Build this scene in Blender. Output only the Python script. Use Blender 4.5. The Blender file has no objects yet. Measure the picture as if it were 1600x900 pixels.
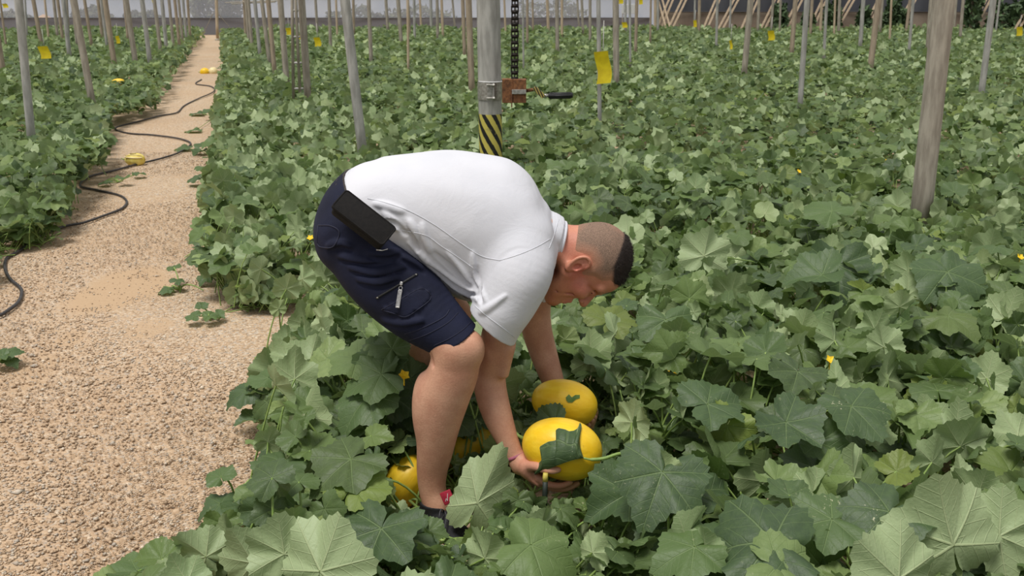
import bpy, math, random
import numpy as np
from mathutils import Vector, Matrix

# ------------------------------------------------------------------ basics
WITH_FIELD = True
WITH_MAN = True
rng = np.random.default_rng(7)
random.seed(7)
SC = bpy.context.scene
COL = SC.collection
CAM_H = 1.45
PITCH = math.radians(16.9)
FPX = 35.0 / 36.0 * 1600.0
FWD = np.array([0, math.cos(PITCH), -math.sin(PITCH)])
UPV = np.array([0, math.sin(PITCH), math.cos(PITCH)])
RGT = np.array([1.0, 0, 0])
CAMP = np.array([0, 0, CAM_H])


def ray(px, py):
    return FWD * FPX + RGT * (px - 800.0) - UPV * (py - 450.0)


def P(px, py, Y):
    d = ray(px, py)
    return CAMP + d * (Y / d[1])


def G(px, py, z=0.0):
    d = ray(px, py)
    return CAMP + d * ((z - CAM_H) / d[2])


def project(p):
    q = np.asarray(p, float) - CAMP
    zc = q @ FWD
    return 800 + FPX * (q @ RGT) / zc, 450 - FPX * (q @ UPV) / zc, zc


def px_m(px, Y, py):
    """metres for a length of px pixels seen at a point of depth Y on row py"""
    p = P(800, py, Y) - CAMP
    return px * (p @ FWD) / FPX


# ------------------------------------------------------------------ scene set up
cam_d = bpy.data.cameras.new('camera')
cam_d.lens = 35
cam_d.sensor_width = 36
cam_d.clip_end = 500
cam_d.dof.use_dof = True
cam_d.dof.focus_distance = 2.75
cam_d.dof.aperture_fstop = 11
cam = bpy.data.objects.new('camera', cam_d)
COL.objects.link(cam)
cam.location = (0, 0, CAM_H)
cam.rotation_euler = (math.pi / 2 - PITCH, 0, 0)
SC.camera = cam
vs = SC.view_settings
vs.view_transform = 'Standard'
vs.look = 'None'
vs.gamma = 1
vs.use_curve_mapping = False
vs.exposure = 0.0


# ------------------------------------------------------------------ materials
def lin(c):
    return tuple(((v / 255) / 12.92 if v / 255 <= 0.04045 else ((v / 255 + 0.055) / 1.055) ** 2.4) for v in c)


def rgba(c):
    return (*lin(c), 1.0)


class NT:
    """short-hand for building node trees"""
    def __init__(s, name):
        s.m = bpy.data.materials.new(name)
        s.m.use_nodes = True
        s.t = s.m.node_tree
        s.t.nodes.clear()
        s.out = s.n('ShaderNodeOutputMaterial')

    def n(s, kind, **kw):
        x = s.t.nodes.new(kind)
        for k, v in kw.items():
            setattr(x, k, v)
        return x

    def l(s, a, b):
        s.t.links.new(a, b)

    def set(s, sock, v):
        if isinstance(v, bpy.types.NodeSocket):
            s.l(v, sock)
        else:
            sock.default_value = v

    def math(s, op, a, b=None, c=None, clamp=False):
        x = s.n('ShaderNodeMath', operation=op, use_clamp=clamp)
        s.set(x.inputs[0], a)
        if b is not None:
            s.set(x.inputs[1], b)
        if c is not None:
            s.set(x.inputs[2], c)
        return x.outputs[0]

    def mix(s, f, a, b, blend='MIX'):
        x = s.n('ShaderNodeMix', data_type='RGBA', blend_type=blend)
        s.set(x.inputs[0], f)
        s.set(x.inputs[6], a)
        s.set(x.inputs[7], b)
        return x.outputs[2]

    def ramp(s, f, stops):
        x = s.n('ShaderNodeValToRGB')
        el = x.color_ramp.elements
        while len(el) < len(stops):
            el.new(0.5)
        for e, (p, c) in zip(el, stops):
            e.position = p
            e.color = c if len(c) == 4 else (*c, 1)
        s.set(x.inputs[0], f)
        return x.outputs[0]

    def smooth(s, f, a, b):
        x = s.n('ShaderNodeMapRange', interpolation_type='SMOOTHSTEP')
        s.set(x.inputs[0], f)
        x.inputs[1].default_value = a
        x.inputs[2].default_value = b
        return x.outputs[0]

    def coord(s, which='Object'):
        return s.n('ShaderNodeTexCoord').outputs[which]

    def noise(s, vec, scale, detail=4, rough=0.55, out='Fac', dist=0.0):
        x = s.n('ShaderNodeTexNoise')
        if vec is not None:
            s.l(vec, x.inputs['Vector'])
        x.inputs['Scale'].default_value = scale
        x.inputs['Detail'].default_value = detail
        x.inputs['Roughness'].default_value = rough
        x.inputs['Distortion'].default_value = dist
        return x.outputs[out]

    def bump(s, h, strength=0.3, dist=0.01, normal=None):
        x = s.n('ShaderNodeBump')
        x.inputs['Strength'].default_value = strength
        x.inputs['Distance'].default_value = dist
        s.l(h, x.inputs['Height'])
        if normal is not None:
            s.l(normal, x.inputs['Normal'])
        return x.outputs[0]

    def bsdf(s, color, rough=0.6, metal=0.0, normal=None, spec=0.5, **kw):
        x = s.n('ShaderNodeBsdfPrincipled')
        s.set(x.inputs['Base Color'], color)
        s.set(x.inputs['Roughness'], rough)
        s.set(x.inputs['Metallic'], metal)
        x.inputs['Specular IOR Level'].default_value = spec
        if normal is not None:
            s.l(normal, x.inputs['Normal'])
        for k, v in kw.items():
            s.set(x.inputs[k], v)
        return x.outputs[0]

    def done(s, shader):
        s.l(shader, s.out.inputs[0])
        return s.m


M = {}


def simple(name, c1, c2, scale=20, rough=0.6, metal=0.0, bump=0.0, bscale=60, spec=0.5, stretch=None):
    t = NT(name)
    v = t.coord()
    if stretch:
        mp = t.n('ShaderNodeMapping')
        mp.inputs['Scale'].default_value = stretch
        t.l(v, mp.inputs[0])
        v = mp.outputs[0]
    f = t.smooth(t.noise(v, scale), 0.3, 0.7)
    c = t.mix(f, rgba(c1), rgba(c2))
    nrm = t.bump(t.noise(v, bscale, 3), bump, 0.004) if bump else None
    M[name] = t.done(t.bsdf(c, rough, metal, nrm, spec))
    return M[name]


simple('galvanised steel', (186, 184, 178), (148, 146, 140), 9, 0.62, 0.0, 0.15, 40, stretch=(3, 3, 0.6))
simple('weathered pole', (178, 169, 154), (142, 133, 120), 12, 0.8, 0, 0.3, 50, stretch=(3, 3, 0.5))
simple('brown pole', (180, 164, 142), (146, 130, 112), 14, 0.85, 0, 0.3, 60, stretch=(3, 3, 0.4))
simple('pale pole', (206, 186, 160), (176, 156, 130), 9, 0.8, stretch=(3, 3, 0.4))
simple('timber', (205, 184, 158), (160, 138, 114), 10, 0.85, 0, 0.2, 40, stretch=(6, 6, 0.6))
simple('yellow sheet', (226, 206, 22), (205, 182, 14), 14, 0.5)
simple('rust', (146, 98, 62), (92, 60, 40), 45, 0.85, 0.1, 0.4, 160)
simple('bare steel', (190, 188, 182), (150, 146, 138), 60, 0.4, 0.6)
simple('black rubber', (24, 24, 26), (34, 34, 36), 60, 0.5, 0, 0.2, 200)
simple('chain', (46, 38, 34), (26, 22, 20), 60, 0.55, 0.5)
simple('hose', (70, 66, 66), (48, 46, 48), 30, 0.5)
simple('pouch cloth', (31, 29, 28), (24, 23, 23), 120, 0.85, 0, 0.3, 900, spec=0.25)
simple('belt leather', (58, 46, 42), (42, 34, 32), 60, 0.6, 0, 0.2, 300)
simple('white line', (225, 225, 225), (210, 210, 210), 60, 0.6)
simple('stitch', (33, 36, 58), (28, 30, 50), 80, 0.8)
simple('zip chrome', (200, 198, 196), (160, 158, 155), 120, 0.35, 0.7)
simple('shoe upper', (32, 32, 36), (20, 20, 23), 80, 0.75, 0, 0.5, 500)
simple('shoe sole', (60, 58, 58), (44, 42, 42), 80, 0.8)
simple('lace', (70, 70, 74), (50, 50, 54), 200, 0.8)
simple('red tag', (176, 38, 62), (150, 28, 50), 90, 0.7, 0, 0.2, 600)
simple('wristband', (176, 98, 118), (150, 80, 104), 90, 0.6)
simple('dry leaf', (150, 104, 74), (118, 78, 52), 60, 0.85)
simple('flower', (240, 206, 30), (228, 180, 10), 60, 0.6)
simple('vine green', (84, 106, 66), (62, 82, 52), 6, 0.7)
simple('soil skirt', (160, 146, 132), (132, 118, 106), 1.2, 0.95)
simple('cut stem', (205, 190, 92), (180, 160, 66), 120, 0.7)
simple('dark handle', (40, 48, 40), (30, 36, 30), 80, 0.6)
simple('bush leaf', (96, 100, 74), (70, 76, 58), 4, 0.85)
simple('sand pile', (206, 170, 136), (178, 144, 112), 3, 0.95)
simple('far ground', (150, 134, 112), (120, 112, 92), 0.4, 0.95)
simple('roof plastic', (208, 214, 228), (184, 194, 212), 0.35, 0.6)


# ------------------------------------------------------------------ object helpers
def mesh_obj(name, verts, faces, mat=None, parent=None, smooth=True, loc=None):
    me = bpy.data.meshes.new(name)
    me.from_pydata([tuple(map(float, v)) for v in verts], [], [tuple(map(int, f)) for f in faces])
    if smooth:
        me.shade_smooth()
    o = bpy.data.objects.new(name, me)
    COL.objects.link(o)
    for m in (mat if isinstance(mat, (list, tuple)) else [mat] if mat else []):
        me.materials.append(m)
    if parent is not None:
        o.parent = parent
    if loc is not None:
        o.location = loc
    return o


def np_mesh(name, V, F, mat, parent=None, smooth=True, uv=None, attr=None, midx=None, loc=None):
    """V (n,3), F list of index arrays (m,3) / (m,4)"""
    me = bpy.data.meshes.new(name)
    V = np.asarray(V, np.float32)
    F = [np.asarray(f, np.int32) for f in (F if isinstance(F, list) else [F]) if len(f)]
    me.vertices.add(len(V))
    me.vertices.foreach_set('co', V.ravel())
    loops = np.concatenate([f.ravel() for f in F])
    tot = np.concatenate([np.full(len(f), f.shape[1], np.int32) for f in F])
    start = np.concatenate([[0], np.cumsum(tot)[:-1]]).astype(np.int32)
    me.loops.add(len(loops))
    me.loops.foreach_set('vertex_index', loops)
    me.polygons.add(len(tot))
    me.polygons.foreach_set('loop_start', start)
    me.polygons.foreach_set('loop_total', tot)
    if midx is not None:
        me.polygons.foreach_set('material_index', np.asarray(midx, np.int32))
    me.update(calc_edges=True)
    if uv is not None:
        u = me.uv_layers.new(name='UVMap')
        u.data.foreach_set('uv', np.asarray(uv, np.float32)[loops].ravel())
    if attr is not None:
        for an, av in attr.items():
            a = me.attributes.new(an, 'FLOAT_COLOR', 'POINT')
            av = np.asarray(av, np.float32)
            if av.shape[1] == 3:
                av = np.concatenate([av, np.ones((len(av), 1), np.float32)], 1)
            a.data.foreach_set('color', av.ravel())
    if smooth:
        me.shade_smooth()
    for m in (mat if isinstance(mat, (list, tuple)) else [mat]):
        me.materials.append(m)
    o = bpy.data.objects.new(name, me)
    COL.objects.link(o)
    if parent is not None:
        o.parent = parent
    if loc is not None:
        o.location = loc
    return o


def tag(o, label=None, cat=None, group=None, kind=None):
    if label:
        o['label'] = label
    if cat:
        o['category'] = cat
    if group:
        o['group'] = group
    if kind:
        o['kind'] = kind
    return o


def empty(name, loc, label, cat, group=None):
    o = bpy.data.objects.new(name, None)
    o.empty_display_size = 0.1
    COL.objects.link(o)
    o.location = tuple(map(float, loc))
    return tag(o, label, cat, group)


class MB:
    """collects simple shapes; build() links them as one mesh object. origin: parent's location"""
    def __init__(s, origin=(0, 0, 0)):
        s.v, s.f, s.o = [], [], np.asarray(origin, float)

    def add(s, verts, faces):
        n = len(s.v)
        s.v += [np.asarray(v, float) - s.o for v in verts]
        s.f += [tuple(i + n for i in f) for f in faces]
        return s

    def tube(s, pts, r, n=8, cap=True, squash=None):
        pts = [np.asarray(p, float) for p in pts]
        m = len(pts)
        rr = r if hasattr(r, '__len__') else [r] * m
        vs_, fs = [], []
        ref = None
        for i, p in enumerate(pts):
            t = pts[min(i + 1, m - 1)] - pts[max(i - 1, 0)]
            t = t / (np.linalg.norm(t) + 1e-12)
            if ref is None:
                a = np.array([0, 0, 1.0]) if abs(t[2]) < 0.9 else np.array([1.0, 0, 0])
                ref = np.cross(t, a)
            ref = ref - t * (ref @ t)
            ref /= np.linalg.norm(ref) + 1e-12
            b = np.cross(t, ref)
            for k in range(n):
                an = 2 * math.pi * k / n
                vs_.append(p + rr[i] * (math.cos(an) * ref + math.sin(an) * b))
        for i in range(m - 1):
            for k in range(n):
                k2 = (k + 1) % n
                fs.append((i * n + k, i * n + k2, (i + 1) * n + k2, (i + 1) * n + k))
        if cap:
            fs.append(tuple(range(n))[::-1])
            fs.append(tuple((m - 1) * n + k for k in range(n)))
        return s.add(vs_, fs)

    def box(s, c, size, axes=None, bev=0.0):
        """box, optionally with chamfered edges along every edge"""
        c = np.asarray(c, float)
        ax = np.eye(3) if axes is None else np.asarray(axes, float)
        h = np.asarray(size, float) / 2
        import bmesh
        bm = bmesh.new()
        bmesh.ops.create_cube(bm, size=2.0)
        for v in bm.verts:
            v.co = Vector((v.co.x * h[0], v.co.y * h[1], v.co.z * h[2]))
        if bev:
            bmesh.ops.bevel(bm, geom=bm.edges[:], offset=bev, segments=2, affect='EDGES', profile=0.5)
        bm.verts.index_update()
        vv = [c + np.array(v.co) @ ax for v in bm.verts]
        ff = [tuple(v.index for v in f.verts) for f in bm.faces]
        bm.free()
        return s.add(vv, ff)

    def build(s, name, mat, parent=None, smooth=False, loc=None):
        return mesh_obj(name, s.v, s.f, mat, parent, smooth, loc)


def spline(pts, n=6):
    """Catmull-Rom through rows of any width"""
    p = np.asarray(pts, float)
    p = np.vstack([2 * p[0] - p[1], p, 2 * p[-1] - p[-2]])
    out = []
    for i in range(1, len(p) - 2):
        for k in range(n):
            t = k / n
            out.append(0.5 * ((2 * p[i]) + (-p[i - 1] + p[i + 1]) * t + (2 * p[i - 1] - 5 * p[i] + 4 * p[i + 1] - p[i + 2]) * t * t
                              + (-p[i - 1] + 3 * p[i] - 3 * p[i + 1] + p[i + 2]) * t ** 3))
    out.append(p[-2])
    return np.array(out)


def unit(v):
    v = np.asarray(v, float)
    return v / (np.linalg.norm(v) + 1e-12)


# ------------------------------------------------------------------ light: soft daylight through the plastic roof
w = bpy.data.worlds.new('daylight')
SC.world = w
w.use_nodes = True
wt = w.node_tree
wt.nodes.clear()
wo = wt.nodes.new('ShaderNodeOutputWorld')
bg = wt.nodes.new('ShaderNodeBackground')
tc = wt.nodes.new('ShaderNodeTexCoord')
sp = wt.nodes.new('ShaderNodeSeparateXYZ')
rp = wt.nodes.new('ShaderNodeValToRGB')
wt.links.new(tc.outputs['Generated'], sp.inputs[0])
wt.links.new(sp.outputs[2], rp.inputs[0])
el = rp.color_ramp.elements
el[0].position = 0.0
el[0].color = (0.72, 0.74, 0.78, 1)
el[1].position = 0.9
el[1].color = (1.0, 1.0, 1.0, 1)
e = el.new(0.3)
e.color = (0.80, 0.81, 0.84, 1)
wt.links.new(rp.outputs[0], bg.inputs[0])
bg.inputs[1].default_value = 0.62
wt.links.new(bg.outputs[0], wo.inputs[0])

sun_d = bpy.data.lights.new('sun', 'SUN')
sun_d.energy = 3.0
sun_d.angle = math.radians(22)
sun_d.color = (1.0, 0.97, 0.92)
sun = bpy.data.objects.new('sun', sun_d)
COL.objects.link(sun)
# the sun stands high, to the left of and a little in front of the man
sun_dir = unit([0.22, 0.24, -0.94])
sun.rotation_euler = Vector(sun_dir).to_track_quat('-Z', 'Y').to_euler()
# ------------------------------------------------------------------ setting: ground, walls, outside
def ground_material():
    t = NT('gravel ground')
    v = t.coord()
    vo = t.n('ShaderNodeTexVoronoi', feature='F1')
    vo.inputs['Scale'].default_value = 105
    t.l(v, vo.inputs['Vector'])
    vo2 = t.n('ShaderNodeTexVoronoi', feature='F1')
    vo2.inputs['Scale'].default_value = 190
    t.l(v, vo2.inputs['Vector'])
    hsv = t.n('ShaderNodeSeparateColor')
    t.l(vo.outputs['Color'], hsv.inputs[0])
    stone = t.ramp(hsv.outputs[0], [(0.0, rgba((156, 132, 106))), (0.35, rgba((188, 162, 134))), (0.7, rgba((204, 180, 152))), (0.88, rgba((172, 162, 150))), (1.0, rgba((222, 204, 180)))])
    big = t.smooth(t.noise(v, 1.1, 5, 0.6), 0.36, 0.66)
    stone = t.mix(t.math('MULTIPLY', big, 0.3), stone, rgba((186, 152, 118)))
    dirt = t.smooth(t.noise(v, 0.9, 4, 0.6, dist=0.6), 0.60, 0.70)
    # two swept, sandy patches that show in the path
    geo = t.n('ShaderNodeSeparateXYZ')
    t.l(v, geo.inputs[0])
    wob = t.math('MULTIPLY', t.math('SUBTRACT', t.noise(v, 3.0, 4), 0.5), 0.7)
    def patch(px, py, rx, ry):
        c = G(px, py)
        dx = t.math('DIVIDE', t.math('SUBTRACT', geo.outputs[0], float(c[0])), rx)
        dy = t.math('DIVIDE', t.math('SUBTRACT', geo.outputs[1], float(c[1])), ry)
        d = t.math('SQRT', t.math('ADD', t.math('MULTIPLY', dx, dx), t.math('MULTIPLY', dy, dy)))
        return t.smooth(t.math('ADD', d, wob), 1.1, 0.72)
    pt = t.math('MAXIMUM', patch(190, 452, 0.25, 0.45), t.math('MULTIPLY', patch(232, 515, 0.10, 0.15), 0.8))
    pt = t.math('MAXIMUM', pt, t.math('MULTIPLY', patch(110, 530, 0.07, 0.12), 0.7))
    sandmask = t.math('MAXIMUM', pt, t.math('MULTIPLY', dirt, 0.75))
    sand = t.mix(t.noise(v, 60, 3), rgba((178, 149, 118)), rgba((194, 167, 136)))
    col = t.mix(sandmask, stone, sand)
    hgt = t.math('SUBTRACT', 1.0, t.math('MULTIPLY', vo.outputs['Distance'], 1.2))
    hgt = t.math('ADD', hgt, t.math('MULTIPLY', vo2.outputs['Distance'], -0.4))
    hgt = t.math('MULTIPLY', hgt, t.math('SUBTRACT', 1.0, t.math('MULTIPLY', sandmask, 0.85)))
    hgt = t.math('ADD', hgt, t.math('MULTIPLY', t.noise(v, 14, 3), 0.8))
    return t.done(t.bsdf(col, 0.95, 0, t.bump(hgt, 0.5, 0.006), spec=0.15))


M['ground'] = ground_material()
gv, gf = [], []
NX, NY = 60, 90
for j in range(NY + 1):
    for i in range(NX + 1):
        x = -26 + 52 * i / NX
        y = -3 + 36 * (j / NY) ** 1.5
        gv.append((x, y, 0.010 * math.sin(x * 2.1 + y) * math.sin(y * 1.7 - x * 0.6)))
for j in range(NY):
    for i in range(NX):
        a = j * (NX + 1) + i
        gf.append((a, a + 1, a + NX + 2, a + NX + 1))
tag(mesh_obj('floor', gv, gf, M['ground']), kind='structure')

WALL_Y = 31.5


def net_material(name, c, alpha, weave=(90, 90)):
    t = NT(name)
    sx = t.n('ShaderNodeSeparateXYZ')
    t.l(t.coord(), sx.inputs[0])
    wx = t.math('ABSOLUTE', t.math('SINE', t.math('MULTIPLY', sx.outputs[0], weave[0])))
    wz = t.math('ABSOLUTE', t.math('SINE', t.math('MULTIPLY', sx.outputs[2], weave[1])))
    th = t.math('MULTIPLY', wx, wz)
    big = t.noise(t.coord(), 0.7, 3)
    col = t.mix(t.math('ADD', t.math('MULTIPLY', th, 0.4), t.math('MULTIPLY', big, 0.5)), rgba(c[0]), rgba(c[1]))
    b = t.bsdf(col, 0.9, spec=0.1)
    tr = t.n('ShaderNodeBsdfTransparent')
    mx = t.n('ShaderNodeMixShader')
    mx.inputs[0].default_value = alpha
    t.l(tr.outputs[0], mx.inputs[1])
    t.l(b, mx.inputs[2])
    return t.done(mx.outputs[0])


M['dark net'] = net_material('dark net', ((112, 113, 119), (134, 134, 139)), 0.97)
M['black net'] = net_material('black net', ((80, 82, 90), (110, 110, 116)), 0.95, (5, 90))
M['clear sheet'] = net_material('clear sheet', ((206, 212, 224), (222, 226, 234)), 0.24, (4, 2))


def wall_strip(name, xs, z0, z1, mat, y=WALL_Y, wav=0.03):
    v, f = [], []
    n = len(xs)
    for i, x in enumerate(xs):
        yy = y + wav * math.sin(i * 1.7)
        for z in (z0, z1):
            v.append((x, yy, z))
            v.append((x, yy + 0.012, z))
    for i in range(n - 1):
        a, b = i * 4, i * 4 + 4
        f += [(a, b, b + 2, a + 2), (a + 1, a + 3, b + 3, b + 1), (a + 2, b + 2, b + 3, a + 3), (a, a + 1, b + 1, b)]
    return tag(mesh_obj(name, v, f, mat, smooth=False), kind='structure')


xl = np.linspace(-26, 4.2, 40)
wall_strip('wall_back', xl, 0, 0.50, M['dark net'])
wall_strip('wall_back_upper', xl, 0.505, 3.4, M['clear sheet'])
xr = np.linspace(4.2, 26, 30)
wall_strip('wall_right', xr, 0, 0.72, M['soil skirt'], WALL_Y - 1.5, 0.02)
wall_strip('wall_right_upper', xr, 0.725, 3.4, M['black net'], WALL_Y - 1.5, 0.02)
mb = MB()
mb.tube([(-26, WALL_Y - 0.03, 0.5), (4.2, WALL_Y - 0.03, 0.5)], 0.018, 6)
tag(mb.build('trim_1', M['hose']), kind='structure')
mb = MB()
mb.tube([(4.2, WALL_Y - 1.53, 0.72), (26, WALL_Y - 1.53, 0.72)], 0.018, 6)
tag(mb.build('trim_2', M['hose']), kind='structure')

# outside: falling ground, a neighbouring greenhouse, a heap of sand, scrub
tag(mesh_obj('outside_ground', [(-90, 32.2, -0.05), (90, 32.2, -0.05), (140, 140, -3.0), (-140, 140, -3.0)], [(0, 1, 2, 3)], M['far ground'], smooth=False), kind='structure')
nb = empty('neighbouring_greenhouse', (-8, 62, -1.0), 'pale blue plastic greenhouse outside, seen over the dark net at the far end', 'greenhouse')
b = MB(nb.location)
for k in range(7):
    x0 = -60 + k * 14
    b.add([(x0, 58, 1.0), (x0 + 7, 58, 1.75), (x0 + 14, 58, 1.0), (x0, 96, 1.0), (x0 + 7, 96, 1.75), (x0 + 14, 96, 1.0)], [(0, 1, 4, 3), (1, 2, 5, 4), (0, 2, 1), (3, 4, 5)])
b.build('roof', M['roof plastic'], nb)
b = MB(nb.location)
b.add([(-60, 58.1, -1.0), (38, 58.1, -1.0), (38, 58.1, 1.0), (-60, 58.1, 1.0), (-60, 58.4, -1.0), (38, 58.4, -1.0), (38, 58.4, 1.0), (-60, 58.4, 1.0)], [(0, 1, 2, 3), (7, 6, 5, 4), (0, 3, 7, 4), (1, 5, 6, 2)])
b.build('wall', M['roof plastic'], nb)


def bush(px, wpx, Y, hgt, label, n=900, name='bush', cat='bush', mat='bush leaf', group=None):
    c = P(px, 40, Y)
    c[2] = -0.05 - (Y - 32) * 0.027 if Y > 32 else 0.0
    rx = wpx * Y / FPX / 2
    o = empty(name, c, label, cat, group)
    r = np.random.default_rng(int(px))
    d = r.normal(size=(n, 3))
    d /= np.linalg.norm(d, axis=1)[:, None]
    rad = r.uniform(0.55, 1.0, n) ** 0.5 * (1 + 0.18 * np.sin(d[:, 0] * 7 + px) + 0.12 * np.cos(d[:, 1] * 9))
    pos = d * rad[:, None] * np.array([rx, rx, hgt * 0.5]) + np.array([0, 0, hgt * 0.5])
    pos = pos[pos[:, 2] > 0.05]
    n = len(pos)
    a = r.normal(size=(n, 3)); a /= np.linalg.norm(a, axis=1)[:, None]
    b_ = np.cross(a, r.normal(size=(n, 3))); b_ /= np.linalg.norm(b_, axis=1)[:, None]
    s = r.uniform(0.07, 0.14, (n, 1))
    V = np.stack([pos - a * s, pos + b_ * s * 0.5, pos + a * s, pos - b_ * s * 0.5], 1).reshape(-1, 3)
    np_mesh('foliage', V, np.arange(4 * n).reshape(-1, 4), M[mat], o)
    m = MB()
    for k in range(4):
        m.tube([(0, 0, 0), (rx * 0.4 * math.cos(k * 1.6), rx * 0.4 * math.sin(k * 1.6), hgt * 0.6)], [0.05, 0.02], 6)
    m.build('stem', M['brown pole'], o)
    return o


bush(340, 70, 38, 1.9, 'large rounded grey-green bush outside, straight beyond the end of the gravel path', 2200)
bush(20, 70, 39, 0.75, 'low dull bush outside the net, near the left edge of the photo')
bush(145, 60, 36, 0.85, 'low dull bush outside the net, right of the heap of sand')
bush(225, 60, 38, 0.75, 'low dull bush outside the net, next left of the large rounded bush')
bush(560, 90, 38, 0.85, 'low wide bush outside the net, behind the galvanised pole left of the man')
bush(655, 100, 41, 0.95, 'low wide bush outside, second wide one right of the large rounded bush')
bush(860, 120, 40, 1.15, 'wide bush outside the net, beyond the hanging chain and crank')
bush(95, 36, 39, 0.5, 'smallest dull bush outside, beside the heap of sand')
for k, (px, w_, hg) in enumerate([(1217, 26, 0.95), (1262, 20, 0.75), (1300, 26, 1.05), (1348, 20, 0.9), (1392, 26, 1.1), (1408, 16, 0.8), (1518, 24, 1.75), (1562, 40, 1.0), (1596, 34, 1.1)]):
    bush(px, w_, 28.9, hg, f'clump of vines climbing the brown-skirted right wall, {["first", "second", "third", "fourth", "fifth", "sixth", "seventh", "eighth", "ninth"][k]} from the left', 420, 'climbing_vine', 'vine', 'vine green', 'vines on the right wall')
sp_ = P(70, 42, 36)
b = MB()
vv, ff = [], []
for j in range(7):
    for k in range(14):
        an = k / 14 * 2 * math.pi
        rr = 0.95 * (1 - (j / 6) ** 1.3) * (1 + 0.12 * math.sin(3 * an + 1) + 0.06 * math.sin(5 * an))
        vv.append((rr * math.cos(an), 0.8 * rr * math.sin(an), 0.62 * j / 6))
for j in range(6):
    for k in range(14):
        ff.append((j * 14 + k, j * 14 + (k + 1) % 14, (j + 1) * 14 + (k + 1) % 14, (j + 1) * 14 + k))
ff.append(tuple(6 * 14 + k for k in range(14)))
o = mesh_obj('sand_heap', vv, ff, M['sand pile'], loc=(sp_[0], 36, -0.12))
tag(o, 'heap of pale orange sand outside beyond the dark net, far left', 'heap')

# ------------------------------------------------------------------ poles
POLES = []   # (x, y, r) for keeping leaves clear


def pole(bx, by, tx, wpx, mat, label, group=None, z0=0.30, h=3.3, name='greenhouse_pole', foot=True):
    a = G(bx, by, z0)
    a_top = P(tx, 0, a[1])
    d = (a_top - a) / (a_top[2] - a[2])
    base = a - d * a[2]
    top = a + d * (h - a[2])
    r = max(0.012, wpx / 2 * ((a - CAMP) @ FWD) / FPX)
    o = empty(name, base, label, 'pole', group)
    b = MB(base)
    n = 20 if wpx > 12 else 10
    ts = np.linspace(0, 1, 9)
    b.tube([base + (top - base) * t for t in ts], [r * (1.03 - 0.05 * t) for t in ts], n)
    b.build('shaft', M[mat], o, smooth=True)
    if foot:
        b = MB(base)
        b.tube([base + (0, 0, -0.01), base + (0, 0, 0.03), base + (0, 0, 0.05)], [r * 2.0, r * 1.8, r * 1.2], n)
        b.build('base', M['weathered pole'], o, smooth=False)
    POLES.append((base[0], base[1], r))
    return o, base, d, r


GS, WP, BP, PP = 'galvanised steel', 'weathered pole', 'brown pole', 'pale pole'
ordn = ['first', 'second', 'third', 'fourth', 'fifth', 'sixth', 'seventh', 'eighth', 'ninth', 'tenth', 'eleventh', 'twelfth', 'thirteenth', 'fourteenth']
left_row = [(48, 205, 29, 12.5, GS), (143, 155, 115, 10.5, WP), (179, 103, 164, 8, BP), (212, 100, 197, 8, WP), (234, 95, 222, 7, GS), (251, 80, 241, 5.5, WP), (260, 75, 253, 5.5, GS), (271, 73, 264, 4.5, WP), (280, 69, 273, 4.5, BP), (285, 61, 279, 4, WP), (291, 58, 286, 4, GS), (297, 56, 293, 4, BP)]
for i, (bx, by, tx, wd, mt) in enumerate(left_row):
    col_ = {'galvanised steel': 'grey steel', 'weathered pole': 'weathered grey', 'brown pole': 'brownish'}[mt]
    pole(bx, by, tx, wd, mt, f'{col_} pole, {ordn[i]} from the front in the row left of the path', 'poles in the row left of the path')
right_row = [(565, 225, 539, 15, GS, 'mottled grey galvanised pole standing just behind the man\'s back'), (481, 150, 471, 11, WP, 'weathered grey pole with the narrow ladder against it'), (448, 131, 438, 9, WP, None), (429, 112, 419, 7, BP, None), (421, 98, 409, 6, WP, None), (406, 84, 398, 5.5, GS, None), (394, 74, 388, 5, WP, None), (389, 65, 384, 4.5, WP, None), (384, 58, 381, 4, BP, None)]
for i, (bx, by, tx, wd, mt, lb) in enumerate(right_row):
    col_ = {'galvanised steel': 'grey steel', 'weathered pole': 'weathered grey', 'brown pole': 'brownish'}[mt]
    pole(bx, by, tx, wd, mt, lb or f'{col_} pole, {ordn[i - 2]} beyond the ladder in the row right of the path', 'poles in the row right of the path')
pole(340, 62, 338, 4.5, PP, 'pale post with wire stays at the far end of the gravel path', z0=0.02)
ep = G(340, 62, 0.02)
for sx, lab in ((-1, 'left'), (1, 'right')):
    b = MB((ep[0], ep[1], 0))
    b.tube([(ep[0] + sx * 0.05, ep[1], 0.75), (ep[0] + sx * 0.55, ep[1] + 0.25, 0.0)], 0.008, 5)
    b.build('stay_wire', M['weathered pole'], bpy.data.objects[[o.name for o in COL.objects if o.get('label', '').startswith('pale post with wire')][0]])

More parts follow.
